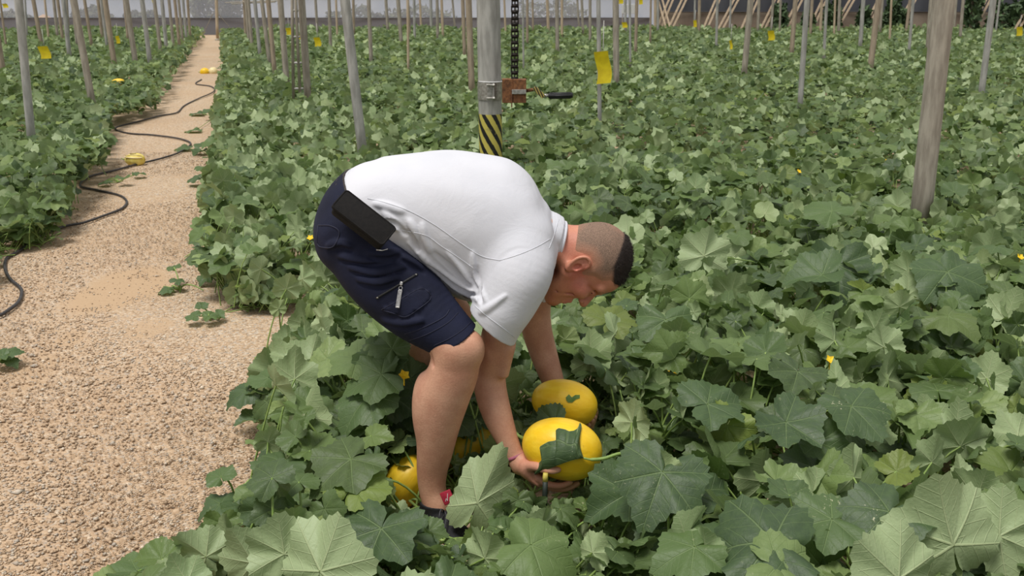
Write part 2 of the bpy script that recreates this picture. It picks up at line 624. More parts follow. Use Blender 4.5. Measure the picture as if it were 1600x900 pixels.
named = [
    (1440, 325, 1475, 31.5, WP, 'thick weathered grey-brown pole standing at the right, nearest one there'),
    (1533, 148, 1552, 9.5, GS, 'grey steel pole at the right, behind the thick weathered pole'),
    (1163, 112, 1173, 9, WP, 'grey-brown pole right of the large yellow sheet, second nearest there'),
    (1250, 165, 1261, 8, GS, 'slim grey steel pole between the thick weathered pole and the yellow sheet'),
    (1360, 105, 1373, 9, BP, 'brown pole just left of the thick weathered pole'),
    (963, 130, 962, 9.5, WP, 'grey-brown pole directly right of the large yellow sheet'),
    (737, 137, 732, 10, BP, 'brown pole close to the left of the thick striped post'),
    (726, 85, 723, 6, BP, 'thin brown pole behind the one left of the striped post'),
    (580, 97, 576, 6, WP, 'brownish pole just behind the galvanised pole by the man\'s back'),
    (638, 105, 637, 4, PP, 'thin grey stake between the galvanised pole and the striped post'),
    (627, 68, 622, 6, WP, 'grey pole behind the thin grey stake, left of the striped post'),
    (517, 83, 514, 5, WP, 'grey pole right of the ladder, past the pale post'),
    (108, 83, 99, 6.5, GS, 'grey pole deep in the left bed, behind the second left row pole'),
    (4, 112, -14, 10, BP, 'brown pole cut by the left edge of the photo'),
    (871, 82, 870, 6, WP, 'grey-brown pole behind the black crank handle'),
    (1237, 82, 1243, 7, BP, 'brownish pole just left of the slim grey steel pole'),
    (1287, 90, 1292, 4.5, GS, 'thin grey pole just right of the slim grey steel pole'),
    (985, 103, 984, 3.5, GS, 'thin grey stake right of the grey-brown pole by the yellow sheet'),
    (993, 82, 995, 5, BP, 'brownish pole behind the thin stake right of the yellow sheet'),
    (818, 105, 817, 3, GS, 'very thin stake just right of the hanging chain'),
    (1344, 72, 1349, 6, GS, 'grey pole behind the brown pole left of the thick weathered pole'),
    (1420, 83, 1427, 4.5, GS, 'thin grey pole immediately left of the thick weathered pole'),
    (1449, 78, 1455, 6, WP, 'grey pole hugging the left side of the thick weathered pole'),
    (65, 72, 52, 6, BP, 'brown pole behind the yellow sheet in the left bed'),
]
for bx, by, tx, wd, mt, lb in named:
    pole(bx, by, tx, wd, mt, lb)
far_l = [(40, 70, 30), (42, 54, 39), (90, 56, 84), (107, 53, 104), (120, 70, 112), (160, 60, 153), (167, 72, 158), (10, 74, 0), (143, 70, 132), (200, 62, 194), (76, 60, 70), (98, 62, 90)]
far_c = [(496, 52, 493), (527, 56, 525), (606, 47, 603), (648, 62, 647), (658, 44, 656), (674, 47, 673), (692, 55, 690), (711, 46, 707), (684, 60, 683), (824, 68, 824), (833, 48, 832), (857, 53, 855), (878, 63, 878), (905, 46, 902), (922, 67, 922), (911, 52, 909), (790, 52, 788), (640, 58, 637), (553, 52, 552)]
far_r = [(977, 47, 977), (1016, 63, 1017), (1024, 45, 1024), (1028, 48, 1028), (1085, 47, 1086), (1092, 50, 1093), (1119, 75, 1121), (1140, 48, 1142), (1184, 48, 1186), (1205, 46, 1208), (1218, 49, 1220), (1266, 55, 1269), (1282, 49, 1284), (1303, 55, 1305), (1310, 53, 1312), (1375, 48, 1379), (1390, 65, 1393), (1416, 48, 1422), (1490, 47, 1494), (1556, 48, 1562), (1500, 60, 1505)]
for lst, lb, gp in ((far_l, 'thin pole deep in the left bed, in front of the far net', 'thin far poles in the left bed'),
                    (far_c, 'thin pole far back in the middle of the field, before the far net', 'thin far poles in the middle'),
                    (far_r, 'thin pole far back on the right, before the brown-skirted wall', 'thin far poles on the right')):
    for k, (bx, by, tx) in enumerate(lst):
        pole(bx, by, tx, [4, 3.2, 4.6][k % 3], [WP, GS, PP, BP][(k * 7 + bx) % 4], lb, gp, foot=False)

# pairs of leaning planks at the far right
props_ = [(1049, 41, 1069, -1), (1031, 41, 1049, -2), (1043, 41, 1031, -2), (1104, 40, 1121, 0), (1128, 41, 1150, 0), (1161, 46, 1181, 0), (1192, 45, 1214, 0), (1227, 45, 1250, 0), (1266, 46, 1288, 0), (1304, 47, 1331, 0), (1358, 33, 1375, 0), (1402, 47, 1426, 2), (1521, 43, 1544, 0), (1588, 48, 1614, 0)]
near_of = ['pale lean-to plank pair left of the crossed pair at the far right wall'] * 3
for k, (bx, by, tx, ty) in enumerate(props_):
    a = G(bx, by, 0.25)
    a[1] = min(a[1], WALL_Y - 2.6)
    a = P(bx, by, a[1] - (0.5 if k == 2 else 0.25 if k == 0 else 0))
    tpt = P(tx, ty, a[1] + 0.35)
    d = unit(tpt - a)
    lo = a - d * (a[2] / d[2])
    hi = lo + d * 2.6
    o = empty('plank_prop', lo, f'pair of slanting wooden prop planks, {ordn[k]} from the left along the far right wall', 'prop', 'slanting props at the far right wall')
    side = unit(np.cross(d, [0, 1, 0]))
    for s in (-1, 1):
        b = MB(lo)
        b.box((lo + hi) / 2 + side * s * 0.055, (0.05, 0.05, 2.6), [side, unit(np.cross(d, side)), d], 0.004)
        b.build('plank', M['timber'], o)

# white panel at the far wall
o = empty('white_panel', (0, 0, 0), 'small whitish board on the far wall, right of the yellow sheet', 'board')
c = P(984, 14, WALL_Y - 1.7)
o.location = tuple(c)
b = MB(c); b.box(c, (0.46, 0.03, 0.26), bev=0.006); b.build('board', M['white line'], o)
b = MB(c)
for s in (-1, 1):
    b.tube([c + (s * 0.2, 0, -0.1), (c[0] + s * 0.2, c[1], 0)], 0.015, 6)
b.build('support', M['weathered pole'], o)

# ladder against the second right-row pole
lb0 = G(463, 151, 0.3)
Yl = lb0[1] - 0.05
o = empty('ladder', (lb0[0], Yl, 0), 'narrow metal ladder standing against a weathered pole right of the path', 'ladder')
org = np.array([lb0[0], Yl, 0])
rails = []
for bx, tx in ((458.5, 456.5), (469, 462)):
    a, t_ = P(bx, 151, Yl), P(tx, 0, Yl)
    d = (t_ - a) / (t_[2] - a[2])
    rails.append((a - d * a[2], a + d * (2.4 - a[2])))
for r0, r1 in rails:
    b = MB(org); b.tube([r0, r1], 0.017, 8); b.build('rail', M['weathered pole'], o, smooth=True)
for k in range(9):
    t = (0.12 + k * 0.27) / 2.4
    a_, b_ = rails[0][0] * (1 - t) + rails[0][1] * t, rails[1][0] * (1 - t) + rails[1][1] * t
    e_ = b_ + (b_ - a_) * 0.5
    b = MB(org); b.tube([a_, e_], 0.013, 8); b.build('rung', M['galvanised steel'], o, smooth=True)

# overhead wires at the end of the path
for k, (x0, y0, x1, y1) in enumerate([(352, 4, 440, 1), (362, 6, 430, 3)]):
    o = empty('training_wire', P(x0, y0, 26), ['upper', 'lower'][k] + ' thin wire running above the far end of the path', 'wire', 'wires at the far end')
    b = MB(P(x0, y0, 26)); b.tube([P(x0, y0, 26), P(x1, y1, 20)], 0.012, 5); b.build('strand', M['weathered pole'], o)

# ------------------------------------------------------------------ thick striped post with clamp, gear box, crank and chain
PY = G(767, 250, 0.32)[1]


def stripe_material():
    t = NT('hazard tape')
    tcn = t.n('ShaderNodeUVMap')
    s = t.n('ShaderNodeSeparateXYZ')
    t.l(tcn.outputs[0], s.inputs[0])
    f = t.math('FRACT', t.math('ADD', t.math('MULTIPLY', s.outputs[0], 7.0), t.math('MULTIPLY', s.outputs[1], 4.2)))
    wob = t.math('MULTIPLY', t.math('SUBTRACT', t.noise(t.coord(), 40, 2), 0.5), 0.12)
    m = t.smooth(t.math('ADD', f, wob), 0.50, 0.53)
    m2 = t.smooth(t.math('ADD', f, wob), 0.97, 1.0)
    m = t.math('SUBTRACT', m, m2)
    wear = t.smooth(t.noise(t.coord(), 30, 4), 0.62, 0.72)
    c = t.mix(m, rgba((204, 190, 92)), rgba((30, 30, 28)))
    c = t.mix(t.math('MULTIPLY', wear, 0.45), c, rgba((150, 140, 90)))
    return t.done(t.bsdf(c, 0.45))


M['hazard'] = stripe_material()
o, base, dvec, rr = pole(767, 245, 763, 35, GS, 'thick galvanised post with black and yellow striped tape and crank', z0=0.32, name='winch_post')
wp = o


def ring_sleeve(name, z0, z1, r, mat, parent, n=40):
    v, f, uv = [], [], []
    for j in range(9):
        z = z0 + (z1 - z0) * j / 8
        for k in range(n + 1):
            an = 2 * math.pi * k / n
            cx, cy = (dvec * z)[:2]
            v.append((cx + r * math.cos(an), cy + r * math.sin(an), z))
            uv.append((k / n, (z - z0) / 0.5))
    for j in range(8):
        for k in range(n):
            a = j * (n + 1) + k
            f.append((a, a + 1, a + n + 2, a + n + 1))
    return np_mesh(name, v, np.array(f), mat, parent, uv=uv)


z_tape = P(767, 181, PY)[2]
ring_sleeve('striped_tape', 0.12, z_tape, rr + 0.0025, M['hazard'], wp)
z1c, z0c = P(767, 130, PY)[2], P(767, 158, PY)[2]
cl = ring_sleeve('clamp', z0c, z1c, rr + 0.006, M['bare steel'], wp)
bl = np.array(base)
cx0 = P(767, 144, PY)[0] - bl[0]
zmid = (z0c + z1c) / 2
for zz in (z0c + 0.014, z1c - 0.016):
    b = MB(); b.tube([(cx0 - 0.03, -rr - 0.014, zz), (cx0 + 0.026, -rr - 0.016, zz)], 0.006, 10)
    b.tube([(cx0 + 0.012, -rr - 0.016, zz), (cx0 + 0.024, -rr - 0.016, zz)], 0.011, 6)
    b.build('bolt', M['bare steel'], cl)
b = MB()
b.box((cx0 + 0.017, -rr - 0.008, zmid), (0.012, 0.014, z1c - z0c - 0.012), bev=0.002)
b.build('flange', M['galvanised steel'], cl)
b = MB()
ts = np.linspace(0, 2 * math.pi, 41)
zt = z1c + 0.002
b.tube([(cx0 + (rr + 0.008) * math.cos(t), (rr + 0.008) * math.sin(t), zt) for t in ts], 0.004, 6, cap=False)
b.build('collar_wire', M['white line'], cl, smooth=True)


def loc3(px, py, dy=0.0):
    return P(px, py, PY + dy) - bl


# gear box: a rusty channel plus a plate, with the light bar across
gb = MB()
c0, c1 = loc3(784.5, 123, -0.02), loc3(822, 160, -0.02)
ctr = (c0 + c1) / 2
wx, hz = abs(c1[0] - c0[0]), abs(c1[2] - c0[2])
gb.box((ctr[0] - wx * 0.27, ctr[1], ctr[2]), (wx * 0.46, 0.075, hz), bev=0.003)
gb.box((ctr[0] + wx * 0.23, ctr[1] - 0.004, ctr[2]), (wx * 0.54, 0.082, hz * 0.99), bev=0.003)
gb.box((ctr[0] - wx * 0.10, ctr[1] - 0.046, ctr[2] - hz * 0.32), (0.008, 0.006, hz * 0.72), bev=0.001)
gbo = gb.build('gear_box', M['rust'], wp)
b = MB()
bc = loc3(811, 143.5, -0.07)
b.box(bc, (px_m(22, PY, 143), 0.014, px_m(7, PY, 143)), bev=0.002)
b.build('cross_bar', M['bare steel'], gbo)
b = MB()
pts = [loc3(820, 142, -0.02), loc3(834, 140, -0.02), loc3(836, 139, -0.02), loc3(848, 150, -0.02), loc3(852, 150, -0.02)]
b.tube(pts, [0.012, 0.011, 0.011, 0.011, 0.011], 10)
cr = b.build('crank', M['rust'], wp, smooth=True)
b = MB()
b.box((loc3(842, 144, -0.022)), (px_m(21, PY, 144), 0.026, 0.030), [unit(loc3(850, 151) - loc3(834, 136)), [0, 1, 0], unit(np.cross(unit(loc3(850, 151) - loc3(834, 136)), [0, 1, 0]))], 0.001)
t = NT('crank tape')
sx = t.n('ShaderNodeSeparateXYZ')
t.l(t.coord(), sx.inputs[0])
f = t.math('FRACT', t.math('ADD', t.math('MULTIPLY', sx.outputs[0], 55.0), t.math('MULTIPLY', sx.outputs[2], 25.0)))
M['crank tape'] = t.done(t.bsdf(t.mix(t.smooth(f, 0.45, 0.5), rgba((176, 160, 84)), rgba((60, 46, 32))), 0.5))
b.build('crank_plate', M['crank tape'], cr)
b = MB()
b.tube([loc3(847, 149.5, -0.02), loc3(858, 149.5, -0.02)], [0.013, 0.011], 14)
b.build('ferrule', M['bare steel'], cr, smooth=True)
b = MB()
hp = [loc3(857, 149.7, -0.02), loc3(859, 149.7, -0.02), loc3(892, 149, -0.02), loc3(895, 149, -0.02)]
b.tube(hp, [0.017, 0.0195, 0.0195, 0.016], 16)
for k in range(8):
    an = k * math.pi / 4
    off = np.array([0, math.cos(an), math.sin(an)]) * 0.0185
    b.tube([hp[1] + off, hp[2] + off], 0.0035, 6)
b.build('handle', M['black rubber'], cr, smooth=True)

# roller chain hanging on the gear box
c_lo, c_hi = P(804, 123, PY - 0.02), P(805, -60, PY - 0.02)
o = empty('roller_chain', c_lo, 'dark roller chain hanging down onto the rusty gear box', 'chain')
b = MB(c_lo)
L = np.linalg.norm(c_hi - c_lo)
pitch = px_m(9.2, PY, 60)
nlink = int(L / pitch)
wd = px_m(4.6, PY, 60)
for k in range(nlink + 1):
    p = c_lo + (c_hi - c_lo) * (k * pitch / L)
    for s in (-1, 0, 1):
        off = wd + (0.002 if k % 2 else -0.001)
        for zz in (0.0,):
            b.box(p + (s * off, 0, pitch * 0.5), (0.0085, 0.020, pitch * 1.02), bev=0.0012)
chain_links = b.build('link_plates', M['chain'], o)
b = MB(c_lo)
for k in range(nlink + 1):
    p = c_lo + (c_hi - c_lo) * (k * pitch / L)
    b.tube([p + (-wd - 0.004, 0, 0), p + (wd + 0.004, 0, 0)], 0.0125, 10)
b.build('rollers', M['chain'], o, smooth=True)

# ------------------------------------------------------------------ yellow sticky sheets
# the big curved one with its white stake
YS = G(936, 192, 0.32)[1]
o, sb, sd, sr = pole(937, 190, 935, 6.5, GS, 'thin pale stake that the large curled yellow sheet hangs on', z0=0.32, name='stake', foot=False)


def sheet(px, py, wpx, hpx, Y, label, curl=0.15, slant=0.0, hang=True):
    c = P(px, py, Y)
    wm, hm = px_m(wpx, Y, py), px_m(hpx, Y, py) / math.cos(PITCH)
    root = empty('sticky_sheet', c, label, 'sticky trap', 'yellow sticky sheets')
    v, f, uv = [], [], []
    nu, nv = 6, 12
    for layer in (0, 1):
        for j in range(nv + 1):
            for i in range(nu + 1):
                u, t = i / nu - 0.5, j / nv - 0.5
                bend = curl * wm * math.sin(t * 4.2 + 0.6)
                v.append((u * wm + slant * t * wm + bend, layer * 0.0016 + 0.5 * curl * wm * math.cos(t * 4.0), -t * hm + 0.04 * u * hm))
                uv.append((u + 0.5, t + 0.5))
    n1 = (nu + 1) * (nv + 1)
    for j in range(nv):
        for i in range(nu):
            a = j * (nu + 1) + i
            f.append((a, a + 1, a + nu + 2, a + nu + 1))
            f.append((n1 + a, n1 + a + nu + 1, n1 + a + nu + 2, n1 + a + 1))
    np_mesh('sheet', v, np.array(f), M['yellow sheet'], root, uv=uv)
    if hang:
        b = MB()
        b.tube([(0, 0.012, hm * 0.42), (0, 0.014, hm * 0.5 + 0.03), (0.0, 0.014, hm * 0.5 + 0.25)], 0.0025 + 0.0004 * Y / 4, 5)
        b.build('hanger', M['galvanised steel'], root, smooth=True)
    return root


sheet(942, 105.5, 22, 47, YS - 0.03, 'large curled yellow sticky sheet hanging on the pale stake', 0.16)
sheet(69.5, 82, 16, 18, G(66, 90, 0.3)[1] * 0.9, 'square yellow sticky sheet in the left bed', 0.08, 0.1)
sheet(184, 62, 6, 11, 21, 'small yellow sheet beside the third left row pole', 0.1)
sheet(451, 49, 8, 10, 21, 'small yellow sheet just left of the ladder', 0.1)
sheet(468, 58, 5, 6, 22, 'tiny yellow sheet behind the ladder', 0.1)
sheet(496, 65.5, 10, 13, 19, 'yellow sheet just right of the ladder pole', 0.1)
sheet(976, 39, 8, 8, 27, 'small square yellow sheet under the whitish board', 0.1)
sheet(1086, 37, 5, 10, 26, 'small yellow sheet among the planks at the far right', 0.1)
sheet(1205, 55.5, 10, 14, 19, 'bright yellow sheet left of the slim grey steel pole', 0.12)
sheet(1242, 40, 3, 6, 25, 'sliver of yellow sheet behind a brownish pole at the right', 0.1)
sheet(1593, 49, 9, 13, 22, 'dull yellow sheet at the right edge of the photo', 0.1)
sheet(1142, 70, 4, 13, 16, 'thin edge-on yellow sheet among the vines right of centre', 0.3)
sheet(970, 1, 7, 9, 26, 'yellow sheet at the top edge, left of the whitish board', 0.1)
sheet(1001, 2, 6, 9, 26, 'yellow sheet at the top edge, right of the whitish board', 0.1)
sheet(8, 9, 8, 6, 26, 'faint yellow sheet at the top left corner', 0.1)
sheet(240, 1, 6, 5, 21, 'yellow sheet at the top edge above the left row', 0.1)

# ------------------------------------------------------------------ irrigation hose snaking over the path
hp_px = [(-60, 492), (-8, 494), (14, 484), (30, 470), (33, 452), (16, 436), (8, 420), (11, 403), (30, 392), (60, 370), (100, 354), (130, 348), (165, 336), (190, 326), (198, 315), (186, 305), (152, 297), (125, 290), (140, 276), (180, 266), (212, 257), (250, 248), (280, 238), (298, 225), (282, 217), (240, 211), (200, 208), (180, 200), (215, 190), (250, 181), (276, 176), (288, 165), (310, 154), (334, 143), (330, 135), (306, 131), (315, 124)]
hw = np.array([G(x, y, 0.014) for x, y in hp_px])
b = MB()
b.tube(spline(hw, 6), 0.0085, 8)
tag(b.build('irrigation_hose', M['hose'], smooth=True), 'dark irrigation hose snaking in loops over the gravel path', 'hose')
# ------------------------------------------------------------------ melon plants
def leaf_material():
    t = NT('melon leaf')
    at = t.n('ShaderNodeAttribute', attribute_name='lv')
    sc = t.n('ShaderNodeSeparateColor')
    t.l(at.outputs['Color'], sc.inputs[0])
    rnd, yel, dust = sc.outputs[0], sc.outputs[1], sc.outputs[2]
    uvn = t.n('ShaderNodeUVMap')
    s = t.n('ShaderNodeSeparateXYZ')
    t.l(uvn.outputs[0], s.inputs[0])
    x = t.math('MULTIPLY', t.math('SUBTRACT', s.outputs[0], 0.5), 2.6)
    y = t.math('ABSOLUTE', t.math('MULTIPLY', t.math('SUBTRACT', s.outputs[1], 0.5), 2.6))
    vein = None
    side = None
    for an in (0.0, 0.95, 1.95):
        c_, s_ = math.cos(an), math.sin(an)
        along = t.math('ADD', t.math('MULTIPLY', x, c_), t.math('MULTIPLY', y, s_))
        perp = t.math('ABSOLUTE', t.math('SUBTRACT', t.math('MULTIPLY', y, c_), t.math('MULTIPLY', x, s_)))
        wdt = t.math('SUBTRACT', 0.024, t.math('MULTIPLY', along, 0.016))
        m = t.smooth(t.math('DIVIDE', perp, t.math('MAXIMUM', wdt, 0.004)), 1.15, 0.35)
        m = t.math('MULTIPLY', m, t.math('GREATER_THAN', along, -0.01))
        vein = m if vein is None else t.math('MAXIMUM', vein, m)
        # side veins branch off at about 45 degrees
        ph = t.math('FRACT', t.math('MULTIPLY', t.math('SUBTRACT', along, t.math('MULTIPLY', perp, 0.9)), 5.0))
        sv = t.smooth(t.math('ABSOLUTE', t.math('SUBTRACT', ph, 0.5)), 0.07, 0.02)
        sv = t.math('MULTIPLY', sv, t.math('MULTIPLY', t.math('GREATER_THAN', along, 0.05), t.math('LESS_THAN', perp, t.math('MULTIPLY', along, 0.55))))
        side = sv if side is None else t.math('MAXIMUM', side, sv)
    vein = t.math('MAXIMUM', vein, t.math('MULTIPLY', side, 0.5))
    base = t.ramp(rnd, [(0.0, rgba(LEAF_A)), (0.35, rgba(LEAF_B)), (0.7, rgba(LEAF_C)), (1.0, rgba(LEAF_D))])
    ob = t.coord()
    mott = t.smooth(t.noise(ob, 55, 4), 0.3, 0.7)
    base = t.mix(t.math('MULTIPLY', mott, 0.3), base, rgba((92, 116, 66)))
    base = t.mix(t.math('MULTIPLY', yel, 0.8), base, rgba((160, 172, 66)))
    base = t.mix(t.math('MULTIPLY', vein, 0.32), base, rgba((142, 164, 108)))
    sp = t.smooth(t.noise(ob, 140, 2), 0.62, 0.70)
    sp = t.math('MULTIPLY', sp, t.smooth(t.noise(ob, 14, 2), 0.52, 0.66))
    base = t.mix(t.math('MULTIPLY', sp, dust), base, rgba((196, 194, 160)))
    back = t.mix(rnd, rgba(LEAF_K1), rgba(LEAF_K2))
    back = t.mix(t.math('MULTIPLY', yel, 0.5), back, rgba((176, 186, 100)))
    back = t.mix(t.math('MULTIPLY', vein, 0.55), back, rgba((196, 206, 158)))
    geo = t.n('ShaderNodeNewGeometry')
    col = t.mix(geo.outputs['Backfacing'], base, back)
    hgt = t.math('SUBTRACT', t.math('MULTIPLY', t.noise(ob, 130, 3), 0.6), vein)
    nrm = t.bump(hgt, 0.5, 0.004)
    b = t.bsdf(col, 0.5, 0, nrm, 0.42)
    tr = t.n('ShaderNodeBsdfTranslucent')
    t.l(t.mix(0.45, col, rgba((120, 160, 40))), tr.inputs[0])
    mx = t.n('ShaderNodeMixShader')
    mx.inputs[0].default_value = 0.22
    t.l(b, mx.inputs[1])
    t.l(tr.outputs[0], mx.inputs[2])
    return t.done(mx.outputs[0])


LEAF_A, LEAF_B, LEAF_C, LEAF_D = (60, 78, 54), (77, 98, 63), (98, 120, 69), (140, 158, 100)
LEAF_K1, LEAF_K2 = (138, 158, 112), (170, 186, 140)
M['leaf'] = leaf_material()
simple('petiole', (150, 172, 96), (118, 146, 70), 30, 0.55)


def leaf_tmpl(rings, na, seed, teeth=0.035, flat=1.0):
    r = np.random.default_rng(seed)
    ph = np.linspace(-math.pi * 0.975, math.pi * 0.975, na)
    R = np.full(na, 0.66)
    for c_, a_, w_ in ((0, 1.0, 0.40), (0.95, 0.90, 0.38), (-0.95, 0.90, 0.38), (1.95, 0.80, 0.45), (-1.95, 0.80, 0.45)):
        a_ *= r.uniform(0.93, 1.06)
        R += (a_ - 0.66) * np.exp(-((ph - c_ * r.uniform(0.96, 1.04)) / w_) ** 2)
    b_ = np.clip((np.abs(ph) - 2.45) / (math.pi * 0.975 - 2.45), 0, 1)
    R *= 1 - 0.5 * b_ ** 1.5
    R *= 1 + teeth * np.where(np.arange(na) % 2 == 0, 1, -1) + r.uniform(-teeth, teeth, na) * 0.6
    cup, fold, droop = r.uniform(-0.34, 0.16), r.uniform(-0.05, 0.38), r.uniform(0.0, 0.34)
    p1, p2 = r.uniform(0, 6, 2)
    V = [(0, 0, 0)]
    dv = np.min(np.abs(ph[:, None] - np.array([0, 0.95, -0.95, 1.95, -1.95])[None]), 1)
    for q in rings:
        x, y = q * R * np.cos(ph), q * R * np.sin(ph)
        z = cup * q * q * 0.8 + fold * np.abs(y) * 0.7 + 0.085 * q * (1 - np.exp(-(dv / 0.2) ** 2)) - droop * np.where(x > 0, x * x, 0)
        z = z + 0.075 * q ** 3 * np.sin(4 * ph + p1) + 0.05 * q * q * np.sin(7 * ph + p2)
        V += list(zip(x, y, z * flat))
    V = np.array(V)
    tri = np.array([(0, 1 + k, 2 + k) for k in range(na - 1)])
    quad = np.array([(1 + j * na + k, 1 + (j + 1) * na + k, 1 + (j + 1) * na + k + 1, 1 + j * na + k + 1) for j in range(len(rings) - 1) for k in range(na - 1)]).reshape(-1, 4)
    return V, tri, quad, V[:, :2] / 2.6 + 0.5


LOD = [[leaf_tmpl([0.22, 0.45, 0.68, 0.86, 1.0], 58, 100 + i) for i in range(14)],
       [leaf_tmpl([0.4, 0.75, 1.0], 27, 200 + i) for i in range(12)],
       [leaf_tmpl([0.55, 1.0], 13, 300 + i, 0.05) for i in range(12)]]

_v, _t, _q, _u = LOD[0][4]
LOD[0].append((_v * np.array([1.0, 0.55, 0.8]), _t, _q, _u))   # 14: a narrow blade half folded


def leaves_geo(pos, head, nrm, size, attr, lod, r, tid=None):
    """pos, head, nrm (n,3); size (n,); returns merged arrays"""
    n = len(pos)
    T = LOD[lod]
    tid = r.integers(0, len(T), n) if tid is None else tid
    nrm = nrm / np.linalg.norm(nrm, axis=1)[:, None]
    e1 = head - nrm * np.sum(head * nrm, 1)[:, None]
    e1 /= np.linalg.norm(e1, axis=1)[:, None] + 1e-9
    e2 = np.cross(nrm, e1)
    Vs, Ts, Qs, Us, As = [], [], [], [], []
    off = 0
    for k in range(len(T)):
        ii = np.nonzero(tid == k)[0]
        if not len(ii):
            continue
        V, tri, quad, uv = T[k]
        m = len(V)
        W = pos[ii][:, None] + size[ii][:, None, None] * (V[None, :, 0:1] * e1[ii][:, None] + V[None, :, 1:2] * e2[ii][:, None] + V[None, :, 2:3] * nrm[ii][:, None])
        Vs.append(W.reshape(-1, 3))
        o_ = off + np.arange(len(ii)) * m
        Ts.append((tri[None] + o_[:, None, None]).reshape(-1, 3))
        if len(quad):
            Qs.append((quad[None] + o_[:, None, None]).reshape(-1, 4))
        Us.append(np.tile(uv, (len(ii), 1)))
        As.append(np.repeat(attr[ii], m, 0))
        off += m * len(ii)
    return np.concatenate(Vs), [np.concatenate(Ts)] + ([np.concatenate(Qs)] if Qs else []), np.concatenate(Us), np.concatenate(As)


def tubes_geo(A, B, C, r0, r1, seg=5, n=5):
    """quadratic curves A-B-C as thin tubes"""
    k = len(A)
    t = np.linspace(0, 1, seg + 1)[None, :, None]
    Pn = (1 - t) ** 2 * A[:, None] + 2 * t * (1 - t) * B[:, None] + t * t * C[:, None]
    Tn = 2 * (1 - t) * (B - A)[:, None] + 2 * t * (C - B)[:, None]
    Tn /= np.linalg.norm(Tn, axis=2)[..., None] + 1e-9
    U = np.cross(Tn, np.array([0.31, 0.87, 0.38])[None, None])
    U /= np.linalg.norm(U, axis=2)[..., None] + 1e-9
    W = np.cross(Tn, U)
    rad = (r0[:, None] * (1 - t[..., 0]) + r1[:, None] * t[..., 0])[..., None, None]
    an = np.arange(n) * 2 * math.pi / n
    V = Pn[:, :, None] + rad * (np.cos(an)[None, None, :, None] * U[:, :, None] + np.sin(an)[None, None, :, None] * W[:, :, None])
    V = V.reshape(-1, 3)
    q = []
    for j in range(seg):
        for i in range(n):
            i2 = (i + 1) % n
            q.append((j * n + i, j * n + i2, (j + 1) * n + i2, (j + 1) * n + i))
    q = np.array(q)
    F = (q[None] + (np.arange(k) * (seg + 1) * n)[:, None, None]).reshape(-1, 4)
    return V, F


# outline of the bare gravel, read in the photo, tested for points projected from the ground
PATH = [(347, 58), (345, 100), (340, 150), (335, 200), (328, 240), (326, 280), (316, 330), (302, 385), (326, 425), (316, 468), (345, 492), (400, 500), (492, 486), (478, 512), (436, 552), (398, 600), (372, 650), (412, 690), (436, 735), (385, 790), (335, 830), (262, 872), (185, 905), (60, 1100), (-300, 1900),
        (-2500, 1900), (-1600, 520), (-60, 470), (-8, 452), (-8, 405), (40, 396), (98, 384), (112, 345), (150, 302), (180, 272), (168, 240), (178, 205), (244, 182), (268, 150), (272, 134), (288, 108), (302, 85), (320, 58)]
PATH = np.array(PATH, float)


def in_poly(px, py, poly=PATH):
    px, py = np.asarray(px, float), np.asarray(py, float)
    ins = np.zeros(px.shape, bool)
    j = len(poly) - 1
    for i in range(len(poly)):
        xi, yi = poly[i]
        xj, yj = poly[j]
        c = ((yi > py) != (yj > py)) & (px < (xj - xi) * (py - yi) / (yj - yi + 1e-12) + xi)
        ins ^= c
        j = i
    return ins


def proj_n(p):
    q = p - CAMP
    zc = np.maximum(q @ FWD, 0.05)
    return 800 + FPX * (q @ RGT) / zc, 450 - FPX * (q @ UPV) / zc


# what the crop must leave free: the man's legs, arms and the melons in his hands (segments with a radius)
KEEP = [(P(548, 360, 2.6), P(715, 545, 2.48), 0.13), (P(715, 545, 2.48), P(676, 775, 2.49), 0.085), (P(676, 775, 2.49), P(712, 840, 2.40), 0.07),
        (P(705, 490, 2.8), P(600, 610, 2.88), 0.06), (P(810, 430, 2.5), P(768, 575, 2.58), 0.09), (P(768, 575, 2.58), P(803, 715, 2.5), 0.06), (P(803, 715, 2.5), P(885, 745, 2.44), 0.05),
        (P(848, 430, 2.9), P(868, 600, 2.92), 0.07), (P(868, 600, 2.92), P(925, 640, 2.78), 0.06),
        (P(850, 705, 2.47), P(905, 698, 2.47), 0.115), (P(855, 627, 2.68), P(910, 632, 2.68), 0.115)]
# (polygon in the photo, nearest allowed depth) : nothing may stand before these
MASKS = [(np.array([(652, 560), (760, 545), (800, 560), (790, 600), (735, 640), (712, 700), (704, 768), (650, 768), (645, 660)], float), 2.43),
         (np.array([(745, 560), (800, 550), (830, 640), (905, 600), (945, 640), (940, 715), (925, 745), (900, 762), (848, 770), (790, 735), (755, 660)], float), 2.60),
         (np.array([(684, 764), (716, 764), (738, 800), (735, 822), (690, 822)], float), 2.6),
         (np.array([(616, 738), (652, 732), (652, 778), (616, 778)], float), 2.60),
         (np.array([(708, 680), (748, 684), (746, 712), (712, 714)], float), 2.70),
         (np.array([(632, 536), (664, 540), (660, 562), (632, 566)], float), 2.75),
         (np.array([(500, 300), (760, 240), (1000, 330), (1000, 480), (880, 490), (740, 560), (560, 480)], float), 3.0)]


